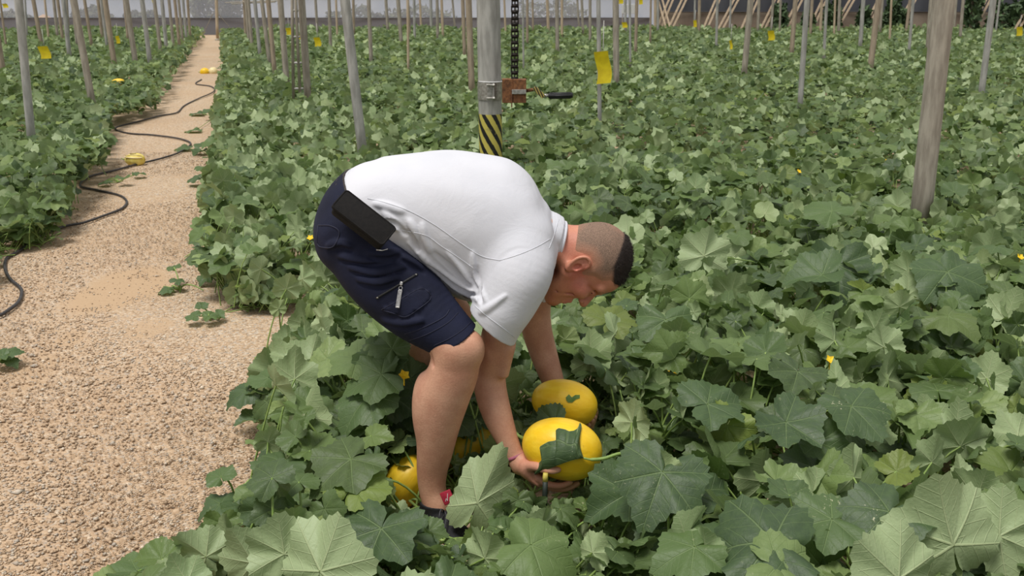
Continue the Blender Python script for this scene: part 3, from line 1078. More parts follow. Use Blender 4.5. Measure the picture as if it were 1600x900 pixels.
def blocked(p, slack=0.0, heroes=False):
    out = np.zeros(len(p), bool)
    for a, b, r in KEEP:
        ab = b - a
        t = np.clip(((p - a) @ ab) / (ab @ ab), 0, 1)
        out |= np.linalg.norm(p - (a + t[:, None] * ab), axis=1) < r + slack
    x, y = proj_n(p)
    for poly, lim in MASKS:
        out |= in_poly(x, y, poly) & (p[:, 1] < lim)
    if heroes:
        for hx, hy, hr, hd_ in HEROES:
            out |= ((x - hx) ** 2 + (y - hy) ** 2 < hr * hr) & (p[:, 1] < hd_) & (p[:, 2] > 0.03)
    return out


HEROES = []    # (px, py, radius in px, depth) of leaves that must stay in view


def hnoise(x, y):
    return 0.5 + 0.25 * (np.sin(x * 1.9 + 1.3 * np.sin(y * 1.1)) + np.sin(y * 2.3 + 1.7 * np.sin(x * 0.9 + 2)))


def leaf_set(cx, cy, n, rad, r, hscale=1.0, big=1.0, lod=0, pflip=0.16):
    """random leaf placement for one plant, world coordinates"""
    an = r.uniform(0, 2 * math.pi, n)
    q = rad * np.sqrt(r.uniform(0, 1, n))
    x, y = cx + q * np.cos(an), cy + q * np.sin(an)
    canopy = (0.20 + 0.16 * hnoise(x, y)) * hscale
    lev = r.uniform(0, 1, n) ** 0.6
    z = 0.05 + canopy * (0.22 + 0.78 * lev) * (1 - 0.25 * (q / rad) ** 2) + r.normal(0, 0.02, n)
    size = big * r.uniform(0.055, 0.115, n) * (0.82 + 0.25 * lev)
    size = np.where(r.uniform(0, 1, n) < 0.15, size * 0.6, size)
    tilt = np.abs(r.normal(0, math.radians(41), n))
    taz = r.uniform(0, 2 * math.pi, n)
    nrm = np.stack([np.sin(tilt) * np.cos(taz), np.sin(tilt) * np.sin(taz) - 0.10, np.cos(tilt)], 1)
    if 3.0 < cy < 9.5 and cx < -0.13 * cy and cx > -0.33 * cy:
        pflip = 0.42          # the wind has turned many blades along this edge
    flip = r.uniform(0, 1, n) < pflip
    fa = r.uniform(0, 2 * math.pi, n)
    fn = np.stack([0.7 * np.cos(fa), 0.75 + 0.3 * np.sin(fa), -0.25 + 0.35 * np.sin(fa)], 1)   # blades blown up that show their backs
    nrm = np.where(flip[:, None], fn, nrm)
    ha = an + r.normal(0, 0.9, n)
    head = np.stack([np.cos(ha), np.sin(ha), -0.2 + r.normal(0, 0.2, n)], 1)
    head = np.where(flip[:, None], np.stack([0.4 * np.cos(ha), 0.2 * np.sin(ha), np.ones(n)], 1), head)
    rnd = np.clip(r.normal(0.42, 0.28, n), 0, 1)
    yel = np.where(r.uniform(0, 1, n) < 0.08, r.uniform(0.15, 0.5, n), r.uniform(0, 0.12, n))
    dust = r.uniform(0, 0.8, n) * (r.uniform(0, 1, n) < 0.45)
    return np.stack([x, y, z], 1), head, nrm, size, np.stack([rnd, yel, dust], 1), an


FLOWER_SPOTS = [(1297, 563, 0.33), (630, 587, 0.32), (1594, 402, 0.34), (1552, 158, 0.36), (1248, 268, 0.35), (1386, 252, 0.35), (855, 183, 0.3), (345, 222, 0.12), (485, 372, 0.3), (1060, 176, 0.34)]


def flower_mb(c, s, r):
    b = MB(c)
    ax = unit([r.normal(0, 0.3), -0.55, 0.8])
    ux = unit(np.cross(ax, [0, 1, 0.3])); uy = np.cross(ax, ux)
    for k in range(5):
        a = k * 2 * math.pi / 5 + 0.3
        rd_ = math.cos(a) * ux + math.sin(a) * uy
        d = rd_ + 0.35 * ax
        p_ = -math.sin(a) * ux + math.cos(a) * uy
        b.add([c, c + d * s * 0.6 + p_ * s * 0.42, c + d * s * 1.05, c + d * s * 0.6 - p_ * s * 0.42, c + d * s * 0.55 - 0.1 * s * ax], [(0, 4, 1), (1, 4, 2), (2, 4, 3), (3, 4, 0)])
    b.tube([c + (0, 0, -0.03), c], 0.002, 5)
    return b


def make_plant(cx, cy, r, lod, label, group, leaves=None, n=23, rad=0.33, hscale=1.0, big=1.0, edge=True, flower=None, vines=True, cull=True):
    if leaves is None:
        pos, head, nrm, size, attr, an = leaf_set(cx, cy, n, rad, r, hscale, big, lod)
        tid = None
    else:
        pos, head, nrm, size, attr, tid = leaves
    keep = np.ones(len(pos), bool)
    if edge:
        gx, gy = proj_n(pos * np.array([1, 1, 0.0]))
        vx, vy = proj_n(pos)
        keep &= ~in_poly(gx, gy) & ~in_poly(vx, vy + 6)
    if cull:
        e1_ = head - unit_rows(nrm) * np.sum(head * unit_rows(nrm), 1)[:, None]
        e1_ = unit_rows(e1_) * size[:, None]
        sd_ = np.cross(unit_rows(nrm), unit_rows(head)) * size[:, None]
        near_ = pos[:, 1] < 3.3
        if near_.any():
            hr_ = leaves is None
            keep &= ~blocked(pos, 0.02, hr_)
            for q_ in range(12):
                a_ = q_ * math.pi / 6
                k_ = 0.92 - 0.42 * (abs(a_ - math.pi) < 0.6) - 0.06 * abs(math.sin(a_))
                keep &= ~blocked(pos + k_ * (math.cos(a_) * e1_ + math.sin(a_) * sd_), 0.0, hr_)
                if q_ % 3 == 0:
                    keep &= ~blocked(pos + 0.5 * (math.cos(a_) * e1_ + math.sin(a_) * sd_))
    if leaves is None and keep.sum() < 3:
        return None
    pos, head, nrm, size, attr = pos[keep], head[keep], nrm[keep], size[keep], attr[keep]
    if tid is not None:
        tid = tid[keep]
    o = empty('melon_plant', (cx, cy, 0), label, 'melon plant', group)
    org = np.array([cx, cy, 0])
    V, F, U, A = leaves_geo(pos - org, head, nrm, size, attr, lod, r, tid)
    np_mesh('foliage', V, F, M['leaf'], o, uv=U, attr={'lv': A})
    # petioles rise from vines lying on the soil
    if vines:
        k = len(pos)
        up = nrm / np.linalg.norm(nrm, axis=1)[:, None]
        top = pos - org
        h_ = unit_rows(head * np.array([1, 1, 0]) + 1e-6)
        root = top - h_ * (0.06 + 0.6 * size[:, None])
        root[:, 2] = np.maximum(0.008, top[:, 2] * 0.12)
        if leaves is None:
            root[:, :2] = root[:, :2] * 0.75
        else:
            root = np.tile([[0, 0, 0.012]], (k, 1)) + 0.03 * (root - root.mean(0)) * [1, 1, 0]
            nv_on = False
        mid = (root + top) / 2 + np.array([0, 0, 1]) * (0.25 * top[:, 2:3]) + r.normal(0, 0.012, (k, 3))
        pv, pf = tubes_geo(root, mid, top + up * 0.0005, np.full(k, 0.0036), np.full(k, 0.0026), 6 if lod == 0 else 3, 6 if lod == 0 else 3)
        nv = 4
        aa = r.uniform(0, 6.28, nv)
        ends = np.stack([rad * np.cos(aa), rad * np.sin(aa), np.full(nv, 0.012)], 1)
        ex, ey = proj_n(ends * 1.1 + org)
        ends[in_poly(ex, ey)] *= 0.25
        vv_, vf_ = tubes_geo(np.tile([[0, 0, 0.01]], (nv, 1)), ends * 0.5 + np.stack([r.normal(0, 0.07, nv), r.normal(0, 0.07, nv), np.full(nv, 0.05)], 1), ends, np.full(nv, 0.005), np.full(nv, 0.003), 6 if lod == 0 else 4, 5 if lod == 0 else 3)
        np_mesh('stem', np.concatenate([pv, vv_]), [np.concatenate([pf, vf_ + len(pv)])], M['petiole'], o)
    if flower is not None:
        fb = flower_mb(np.asarray(flower, float) - org, 0.017, r)
        fb.o = np.zeros(3)
        fo = mesh_obj('flower', [np.asarray(v) + (np.asarray(flower, float) - org) * 0 for v in fb.v], fb.f, M['flower'], o, False)
        fo.location = tuple(np.asarray(flower, float) - org)
    return o


def unit_rows(a):
    return a / (np.linalg.norm(a, axis=1)[:, None] + 1e-9)


# soil-level stragglers and leaves that can be singled out in the photo --------------------------------------------
def hero(px, py, z, size, img_ang, tilt=(0, 0), back=False, rnd=0.4, yel=0.0, dust=0.3, t=0):
    """one leaf: where its petiole meets the blade in the photo, its height, radius, the direction of its tip in the photo
    (degrees, 0 = right, 90 = up the picture / away), and the lean of its face (x, y)"""
    p = G(px, py, z)
    a = math.radians(img_ang)
    nrm = np.array([tilt[0], tilt[1], 1.0])
    head = np.array([math.cos(a), math.sin(a), 0])
    if back:
        # blade stands up and shows its underside to the camera
        nrm = np.array([tilt[0], 0.75 + tilt[1], -0.28])
        head = np.array([math.cos(a), 0.35 * math.sin(a), 0.94 * math.sin(a)])
    return p, head, nrm, size, (rnd, yel, dust), t


def hero_plant(leaves, label, group=None, root=None, flower=None, edge=False, cull=False, seed=0):
    a = [np.array([l[i] for l in leaves], float) for i in range(5)]
    tid = np.array([l[5] for l in leaves])
    c = a[0].mean(0) if root is None else root
    for p_, h_, n_, s_ in zip(*a[:4]):
        if s_ >= 0.095 and p_[1] < 3.2:
            q_ = p_ + unit(h_) * s_ * 0.35
            x_, y_, z_ = project(q_)
            HEROES.append((x_, y_, 0.62 * s_ * FPX / z_, p_[1] - 0.03))
    return make_plant(c[0], c[1], np.random.default_rng(seed), 0, label, group, (a[0], a[1], a[2], a[3], a[4], tid), rad=0.12, edge=edge, cull=cull, flower=flower)


def build_field():
    r = np.random.default_rng(11)
    # jittered planting spots
    spots = []
    sp_ = 0.345
    for j in range(int(30 / sp_)):
        for i in range(-70, 71):
            x = (i + 0.5 * (j % 2)) * sp_ + r.normal(0, 0.05)
            y = 1.30 + j * sp_ + r.normal(0, 0.05)
            zc = y * math.cos(PITCH) + (CAM_H - 0.2) * math.sin(PITCH)
            if abs(x) > 0.56 * zc + (0.5 if y < 5 else 1.4) or y > 29.4:
                continue
            if y < 1.75 and abs(x) < 2.5 and False:
                continue
            spots.append((x, y))
    S = np.array(spots)
    g = np.column_stack([S, np.zeros(len(S))])
    gx, gy = proj_n(g)
    inp = in_poly(gx, gy)
    # keep spots whose root is inside the gravel only by a little: their outer leaves make the ragged edge
    S = S[~inp]
    gx, gy = gx[~inp], gy[~inp]
    d = np.hypot(S[:, 0], S[:, 1])
    # small plants right along the ragged edge of the gravel, and low ones in the trodden spot round the man's feet
    bord = []
    pw = np.array([G(x, y, 0)[:2] for x, y in PATH if 58 <= y < 1000 and x > -100])
    for A, B in zip(pw[:-1], pw[1:]):
        L_ = np.hypot(*(B - A))
        if L_ > 6:
            continue
        nrm_ = np.array([-(B - A)[1], (B - A)[0]]) / (L_ + 1e-9)
        for q in np.arange(0.5 * min(L_, 0.22), L_, 0.22):
            p = A + (B - A) * q / L_
            for sg in (-1, 1):
                c_ = p + nrm_ * sg * 0.13
                x_, y_ = proj_n(np.array([[c_[0], c_[1], 0.0]]))
                if not in_poly(x_, y_)[0] and c_[1] < 12:
                    bord.append(c_ + r.normal(0, 0.02, 2))
    low = [(x + r.normal(0, 0.03), y + r.normal(0, 0.03)) for x in np.arange(-0.42, 0.55, 0.16) for y in np.arange(2.0, 3.1, 0.17)]
    kind = np.concatenate([np.zeros(len(S)), np.ones(len(bord)), np.full(len(low), 2)])
    S = np.concatenate([S, bord, low])
    d = np.hypot(S[:, 0], S[:, 1])
    gx, gy = proj_n(np.column_stack([S, np.zeros(len(S))]))
    order = np.argsort(d)
    off_ = np.abs(S[order, 0]) > 0.56 * (S[order, 1] * math.cos(PITCH) + 0.36) + 0.3
    order = np.concatenate([order[~off_], order[off_]])      # those beyond the frame come last
    S, gx, gy, kind = S[order], gx[order], gy[order], kind[order]
    fl = {}
    for k, (px, py, z) in enumerate(FLOWER_SPOTS):
        p = G(px, py, z)
        j = int(np.argmin(np.hypot(S[:, 0] - p[0], S[:, 1] - p[1])))
        fl[j] = p
    n_ind = 0
    last = 0
    for k in range(len(S)):
        x, y = S[k]
        px, py = gx[k], gy[k]
        lod = 0 if y < 4.2 else 1
        left = px < 345 - (py - 60) * 0.35 if py < 420 else px < 60
        if left:
            lab, gp = 'low bushy melon plant in the crowded bed left of the gravel path', 'melon plants of the left bed'
        elif y < 2.15 and px < 620:
            lab, gp = 'leafy melon plant at the bottom edge between the gravel and the man\'s foot', 'melon plants before the foot'
        elif y < 2.2 and px < 1000:
            lab, gp = 'leafy melon plant at the bottom edge, before the man\'s shoe and the lower melon', 'melon plants before the melons'
        elif y < 2.3:
            lab, gp = 'large-leaved melon plant at the bottom right, nearest to the camera', 'nearest melon plants at right'
        elif y < 3.3 and px < 760:
            lab, gp = 'spreading melon plant between the gravel and the man\'s bare legs', 'melon plants by the legs'
        elif y < 3.6:
            lab, gp = 'broad-leaved melon plant right of the two yellow melons and the man\'s head', 'melon plants right of the man'
        elif px < 620:
            lab, gp = 'pale-leaved melon plant behind the man, along the right edge of the path', 'melon plants along the path behind the man'
        elif y < 5.5:
            lab, gp = 'melon plant in the band just behind the man, level with the thick right pole', 'melon plants just behind the man'
        else:
            lab, gp = 'melon plant in the middle of the field around the striped winch post', 'melon plants of the middle field'
        nl = 29 if y < 4.2 else 34
        par = [(nl, 0.34, 1.0, 1.05 if y < 3 else 0.95 if y < 4.6 else 0.84), (20, 0.19, 0.40, 0.85), (26, 0.15, 0.36, 0.52)][int(kind[k])]
        if kind[k] == 2:
            lab, gp = 'low melon plant close to the ground between the man\'s feet and hands', 'low melon plants at the man\'s feet'
        o = make_plant(x, y, r, lod, lab, gp, n=par[0], rad=par[1], hscale=par[2], big=par[3], flower=fl.get(k))
        if o is not None:
            n_ind += 1
        last = k
        if n_ind >= 285:
            break
    # all that lies farther off: one carpet of leaves
    F = S[last + 1:]
    dist = F[:, 1]
    allp = []
    N = 36
    pos, head, nrm, size, attr = [], [], [], [], []
    for x, y in F:
        a = leaf_set(x, y, N if y < 15 else 24, 0.34, r, 1.0, 0.72 if y < 15 else 0.86)
        pos.append(a[0]); head.append(a[1]); nrm.append(a[2]); size.append(a[3]); attr.append(a[4])
    pos, head, nrm, size, attr = map(np.concatenate, (pos, head, nrm, size, attr))
    gx, gy = proj_n(pos * np.array([1, 1, 0.0]))
    vx, vy = proj_n(pos)
    kp = ~in_poly(gx, gy) & ~in_poly(vx, vy + 3) & ~blocked(pos)
    V, Fc, U, A = leaves_geo(pos[kp], head[kp], nrm[kp], size[kp], attr[kp], 2, r)
    tag(np_mesh('distant_melon_vines', V, Fc, M['leaf'], uv=U, attr={'lv': A}), 'carpet of melon vines covering the far part of the field', 'vines', kind='stuff')
    print('plants', n_ind, 'last y', S[last], 'far leaves', kp.sum())


def gravel_stones():
    """loose pebbles over the near part of the path"""
    r = np.random.default_rng(5)
    n = 130000
    y = 2.0 + 7.0 * r.uniform(0, 1, n) ** 1.9
    x = r.uniform(-3.4, 0.3, n)
    p = np.column_stack([x, y, np.zeros(n)])
    gx, gy = proj_n(p)
    k = in_poly(gx, gy + r.normal(0, 6, n)) & (gx > -420) & (gy < 1050)
    # swept patches keep few pebbles
    c = G(190, 452)
    q = ((x - c[0]) / 0.25) ** 2 + ((y - c[1]) / 0.45) ** 2 + 0.5 * np.sin(x * 13 + 2 * np.sin(y * 9)) + 0.4 * np.sin(y * 11 + 2 * np.sin(x * 17))
    k &= (q * r.uniform(0.4, 2.2, n) > 1) | (r.uniform(0, 1, n) < 0.12)
    p = p[k]
    n = len(p)
    base = np.array([(1, 0, 0), (-1, 0, 0), (0, 1, 0), (0, -1, 0), (0, 0, 1), (0, 0, -1)], float)
    fc = np.array([(0, 2, 4), (2, 1, 4), (1, 3, 4), (3, 0, 4), (2, 0, 5), (1, 2, 5), (3, 1, 5), (0, 3, 5)])
    s = r.lognormal(math.log(0.0035), 0.38, n)
    sc = np.stack([s * r.uniform(0.8, 1.5, n), s * r.uniform(0.8, 1.2, n), s * r.uniform(0.5, 0.8, n)], 1)
    a = r.uniform(0, 6.28, n)
    ca, sa = np.cos(a), np.sin(a)
    B = base[None] * sc[:, None] * r.uniform(0.75, 1.2, (n, 6, 1))
    X = B[..., 0] * ca[:, None] - B[..., 1] * sa[:, None]
    Y = B[..., 0] * sa[:, None] + B[..., 1] * ca[:, None]
    V = np.stack([X + p[:, 0:1], Y + p[:, 1:2], B[..., 2] + 0.004 + s[:, None] * 0.1], 2).reshape(-1, 3)
    F = (fc[None] + (np.arange(n) * 6)[:, None, None]).reshape(-1, 3)
    tone = r.uniform(0, 1, n)
    A = np.repeat(np.stack([tone, r.uniform(0, 1, n), tone], 1), 6, 0)
    t = NT('pebble')
    at = t.n('ShaderNodeAttribute', attribute_name='lv')
    s_ = t.n('ShaderNodeSeparateColor')
    t.l(at.outputs['Color'], s_.inputs[0])
    c = t.ramp(s_.outputs[0], [(0, rgba((156, 134, 110))), (0.3, rgba((188, 162, 134))), (0.65, rgba((204, 180, 152))), (0.85, rgba((172, 162, 150))), (1, rgba((226, 210, 188)))])
    M['pebble'] = t.done(t.bsdf(c, 0.9, spec=0.2))
    tag(np_mesh('gravel', V, F, M['pebble'], smooth=False, attr={'lv': A}), 'loose tan pebbles of the near gravel path', 'gravel', kind='stuff')


# ------------------------------------------------------------------ leaves and sprigs one can point at
def build_heroes():
    def hp(*a, cull=True, **k):
        return hero_plant(*a, cull=cull, **k)
    # tall pale leaf before the ankle, seen from its back
    hp([hero(746, 786, 0.14, 0.172, 66, (0.05, 0.1), True, 0.9, t=14), hero(798, 762, 0.12, 0.06, 110, (-0.2, 0.0), True, 0.6, t=14), hero(782, 800, 0.10, 0.08, 20, (0, -0.3), False, 0.5, t=2)],
       'melon plant with a tall pale upright leaf between the man\'s ankle and near hand', seed=21, root=G(745, 815), cull=False)
    # leaf between the two melons, left side
    c = P(842, 660, 2.56)
    hp([(P(866, 660, 2.585), np.array([-1.0, -0.1, -0.1]), np.array([-0.2, -0.75, 0.6]), 0.068, (0.35, 0, 1.0), 2)], 'melon plant with a dusty leaf wedged between the two held melons', seed=23, root=P(850, 700, 2.7) * np.array([1, 1, 0]), cull=False)
    # wall of leaves hiding the far calf
    hp([hero(596, 585, 0.38, 0.11, 200, (-0.1, -0.5), False, 0.6, t=1), hero(640, 592, 0.34, 0.085, 60, (0.2, -0.6), False, 0.3, t=4), hero(560, 560, 0.40, 0.11, 150, (-0.2, -0.4), False, 0.8, t=7), hero(598, 560, 0.40, 0.10, 250, (0.0, -0.7), False, 0.45, t=9),
        hero(618, 622, 0.28, 0.10, 20, (0.1, -0.6), False, 0.25, t=3), hero(575, 620, 0.32, 0.12, 230, (-0.2, -0.4), False, 0.5, t=8), hero(612, 545, 0.43, 0.075, 120, (0, -0.8), False, 0.6, t=10), hero(640, 640, 0.22, 0.09, 330, (0.1, -0.5), False, 0.2, t=5)],
       'tall leafy melon plant right behind the near calf, hiding the far leg', seed=24, root=G(600, 640), flower=P(631, 587, 2.62), cull=False)
    # bottom left corner, big pale leaves turned over
    hp([hero(444, 866, 0.22, 0.105, 98, (-0.1, 0.1), True, 0.8, t=2), hero(395, 880, 0.16, 0.10, 120, (0.0, 0.2), True, 0.7, t=4), hero(500, 893, 0.22, 0.14, 70, (0.2, -0.2), True, 0.85, t=11)],
       'melon plant with three pale turned leaves at the bottom edge, next to the gravel', seed=25, root=G(450, 905))
    hp([hero(322, 870, 0.16, 0.085, 140, (-0.1, 0.2), True, 0.6, t=6), hero(348, 850, 0.12, 0.07, 30, (0.2, -0.1), False, 0.5, t=2), hero(262, 880, 0.10, 0.085, 200, (-0.2, -0.3), False, 0.5, t=7), hero(215, 893, 0.08, 0.085, 180, (0, 0), False, 0.6, t=9), hero(300, 862, 0.12, 0.06, 90, (0, -0.2), False, 0.35, t=10)],
       'small sprawling melon plant on the gravel at the bottom left', seed=26, root=G(300, 895))
    hp([hero(345, 745, 0.12, 0.055, 110, (-0.2, -0.4), False, 0.55, t=1), hero(345, 788, 0.06, 0.075, 195, (-0.1, -0.2), False, 0.35, t=3), hero(375, 790, 0.07, 0.07, 330, (0.1, -0.2), False, 0.35, t=12), hero(398, 775, 0.10, 0.06, 45, (0.2, -0.3), False, 0.4, t=5)],
       'young melon sprig with an upright leaf pair on the gravel left of the man\'s foot', seed=27, root=G(370, 800))
    hp([hero(385, 610, 0.16, 0.085, 205, (-0.25, -0.35), False, 0.25, t=8), hero(420, 590, 0.2, 0.09, 140, (-0.2, -0.2), False, 0.6, t=2), hero(400, 655, 0.08, 0.07, 200, (0, 0), False, 0.3, t=4)],
       'melon plant with a long dark leaf poking out over the gravel', seed=28, root=G(430, 640))
    # stragglers on the path
    hp([hero(262, 452, 0.03, 0.055, 190, (0, -0.1), False, 0.45, t=3), hero(276, 440, 0.06, 0.045, 60, (0.1, -0.2), False, 0.35, t=5), hero(272, 418, 0.10, 0.045, 120, (-0.1, -0.3), False, 0.5, t=1)], 'tiny lone melon sprig on the gravel, right of the sandy patch', seed=29, root=G(282, 456))
    hp([hero(304, 494, 0.05, 0.05, 170, (-0.1, -0.3), False, 0.5, t=7), hero(326, 494, 0.05, 0.05, 20, (0.1, -0.2), False, 0.6, t=2), hero(315, 480, 0.07, 0.04, 90, (0, -0.4), False, 0.4, t=9), hero(340, 492, 0.04, 0.04, 330, (0, -0.2), False, 0.5, t=4)], 'small bright melon sprig at the gravel edge, below the lone tiny sprig', seed=30, root=G(332, 500))
    hp([hero(12, 552, 0.06, 0.06, 40, (0, -0.2), False, 0.4, t=1), hero(2, 560, 0.05, 0.06, 210, (0, -0.1), False, 0.5, t=6), hero(16, 562, 0.04, 0.045, 330, (0.2, -0.1), False, 0.35, t=3)], 'lone melon sprig on the gravel at the left edge, below the hose loop', seed=31, root=G(6, 565))
    hp([hero(215, 272, 0.04, 0.07, 30, (0, 0), False, 0.4, t=2), hero(166, 284, 0.04, 0.07, 180, (0, 0), False, 0.4, t=3), hero(192, 280, 0.06, 0.07, 100, (0, -0.2), False, 0.5, t=4)], 'low melon sprig on the gravel before the split melon', seed=32, root=G(186, 286))
    hp([hero(290, 232, 0.02, 0.11, 190, (0, -0.1), False, 0.45, t=2), hero(318, 226, 0.10, 0.11, 100, (0, -0.2), False, 0.4, t=7), hero(312, 238, 0.02, 0.09, 250, (0, 0), False, 0.35, t=4)], 'melon sprig reaching over the hose bend from the right edge of the path', seed=33, root=G(326, 240))
    hp([hero(312, 178, 0.02, 0.13, 180, (0, 0), False, 0.4, t=2), hero(330, 174, 0.10, 0.13, 60, (0, -0.2), False, 0.4, t=7), hero(306, 204, 0.02, 0.12, 190, (0, 0), False, 0.6, t=5)], 'melon sprig creeping far onto the middle of the path from its right edge', seed=34, root=G(334, 186))
    hp([hero(308, 276, 0.08, 0.10, 160, (-0.2, -0.2), False, 0.35, t=8), hero(322, 262, 0.16, 0.10, 120, (0, -0.2), False, 0.5, t=1)], 'drooping-leaved melon sprig at the right path edge, level with the split melon', seed=35, root=G(332, 285))
    hp([hero(318, 402, 0.14, 0.075, 190, (-0.2, -0.5), False, 0.35, t=8), hero(338, 398, 0.14, 0.07, 10, (0.2, -0.4), False, 0.3, t=6), hero(324, 432, 0.05, 0.06, 240, (0, -0.2), False, 0.4, t=3), hero(352, 420, 0.12, 0.09, 300, (0.1, -0.3), False, 0.4, t=1)], 'melon sprig with a winged pair of dark leaves leaning onto the gravel', seed=36, root=G(350, 440))
    # right foreground
    hp([hero(1490, 852, 0.30, 0.165, 108, (-0.1, 0.15), True, 0.9, t=4), hero(1562, 838, 0.28, 0.12, 30, (0.1, 0.0), True, 0.8, t=2), hero(1405, 905, 0.30, 0.13, 140, (-0.2, 0.0), True, 0.85, t=9)],
       'melon plant with a huge pale turned leaf at the bottom right', seed=37, root=G(1490, 930))
    hp([hero(1208, 848, 0.32, 0.165, 170, (-0.1, -0.35), False, 0.12, dust=0.2, t=3), hero(1215, 885, 0.30, 0.11, 340, (0.1, -0.3), False, 0.85, t=5), hero(1300, 812, 0.32, 0.105, 190, (0, -0.3), False, 0.5, dust=1.0, t=1), hero(1390, 800, 0.34, 0.125, 220, (-0.1, -0.4), False, 0.2, dust=0.9, t=7), hero(1085, 855, 0.3, 0.10, 200, (-0.2, -0.3), False, 0.6, t=10)],
       'melon plant with a big dusty dark leaf at the bottom, right of the melons', seed=38, root=G(1250, 900))
    hp([hero(1105, 632, 0.34, 0.12, 20, (0.1, -0.3), False, 0.3, t=2), hero(1330, 635, 0.36, 0.125, 300, (0.1, -0.35), False, 0.25, dust=0.9, t=7), hero(1228, 660, 0.34, 0.12, 310, (0, -0.35), False, 0.15, dust=0.4, t=11), hero(1035, 738, 0.32, 0.14, 250, (0.0, -0.6), False, 0.15, t=1)],
       'melon plant with broad grey-green leaves right of the lower held melon', seed=39, root=G(1180, 730))
    hp([hero(1040, 500, 0.36, 0.13, 270, (0, -0.7), False, 0.45, t=8), hero(1100, 400, 0.38, 0.13, 80, (0, 0.1), True, 0.7, t=2), hero(1310, 415, 0.38, 0.16, 265, (0, -0.7), False, 0.12, t=6), hero(1285, 430, 0.40, 0.14, 170, (-0.2, -0.3), False, 0.4, t=4), hero(1480, 425, 0.42, 0.18, 280, (0, -0.6), False, 0.3, t=13), hero(1300, 330, 0.40, 0.15, 130, (-0.1, -0.3), False, 0.6, t=10)],
       'melon plant with broad hanging leaves, beside the foot of the thick right pole', seed=40, root=G(1300, 460))
    # right before the shoe
    hp([hero(668, 782, 0.16, 0.07, 30, (0.1, -0.35), False, 0.15, t=1), hero(690, 800, 0.10, 0.09, 240, (-0.1, -0.5), False, 0.2, t=5), hero(640, 838, 0.16, 0.11, 200, (-0.2, -0.35), False, 0.2, t=7), hero(596, 826, 0.22, 0.13, 250, (-0.2, -0.4), False, 0.2, t=2), hero(552, 762, 0.26, 0.11, 60, (0.0, -0.3), False, 0.7, 0.35, t=10)],
       'melon plant with dark leaves spread just before the man\'s shoe', seed=41, root=G(620, 860))
    hp([hero(755, 838, 0.22, 0.135, 10, (0.0, -0.35), False, 0.85, t=8), hero(830, 852, 0.22, 0.12, 340, (0.1, -0.35), False, 0.75, t=3), hero(918, 800, 0.2, 0.11, 120, (-0.2, -0.4), False, 0.25, t=12), hero(985, 770, 0.22, 0.12, 210, (0, -0.5), False, 0.25, dust=1.0, t=6)],
       'melon plant with two light green folded leaves at the bottom, right of the shoe', seed=42, root=G(830, 880))


if WITH_FIELD:
    build_heroes()
    build_field()
    gravel_stones()
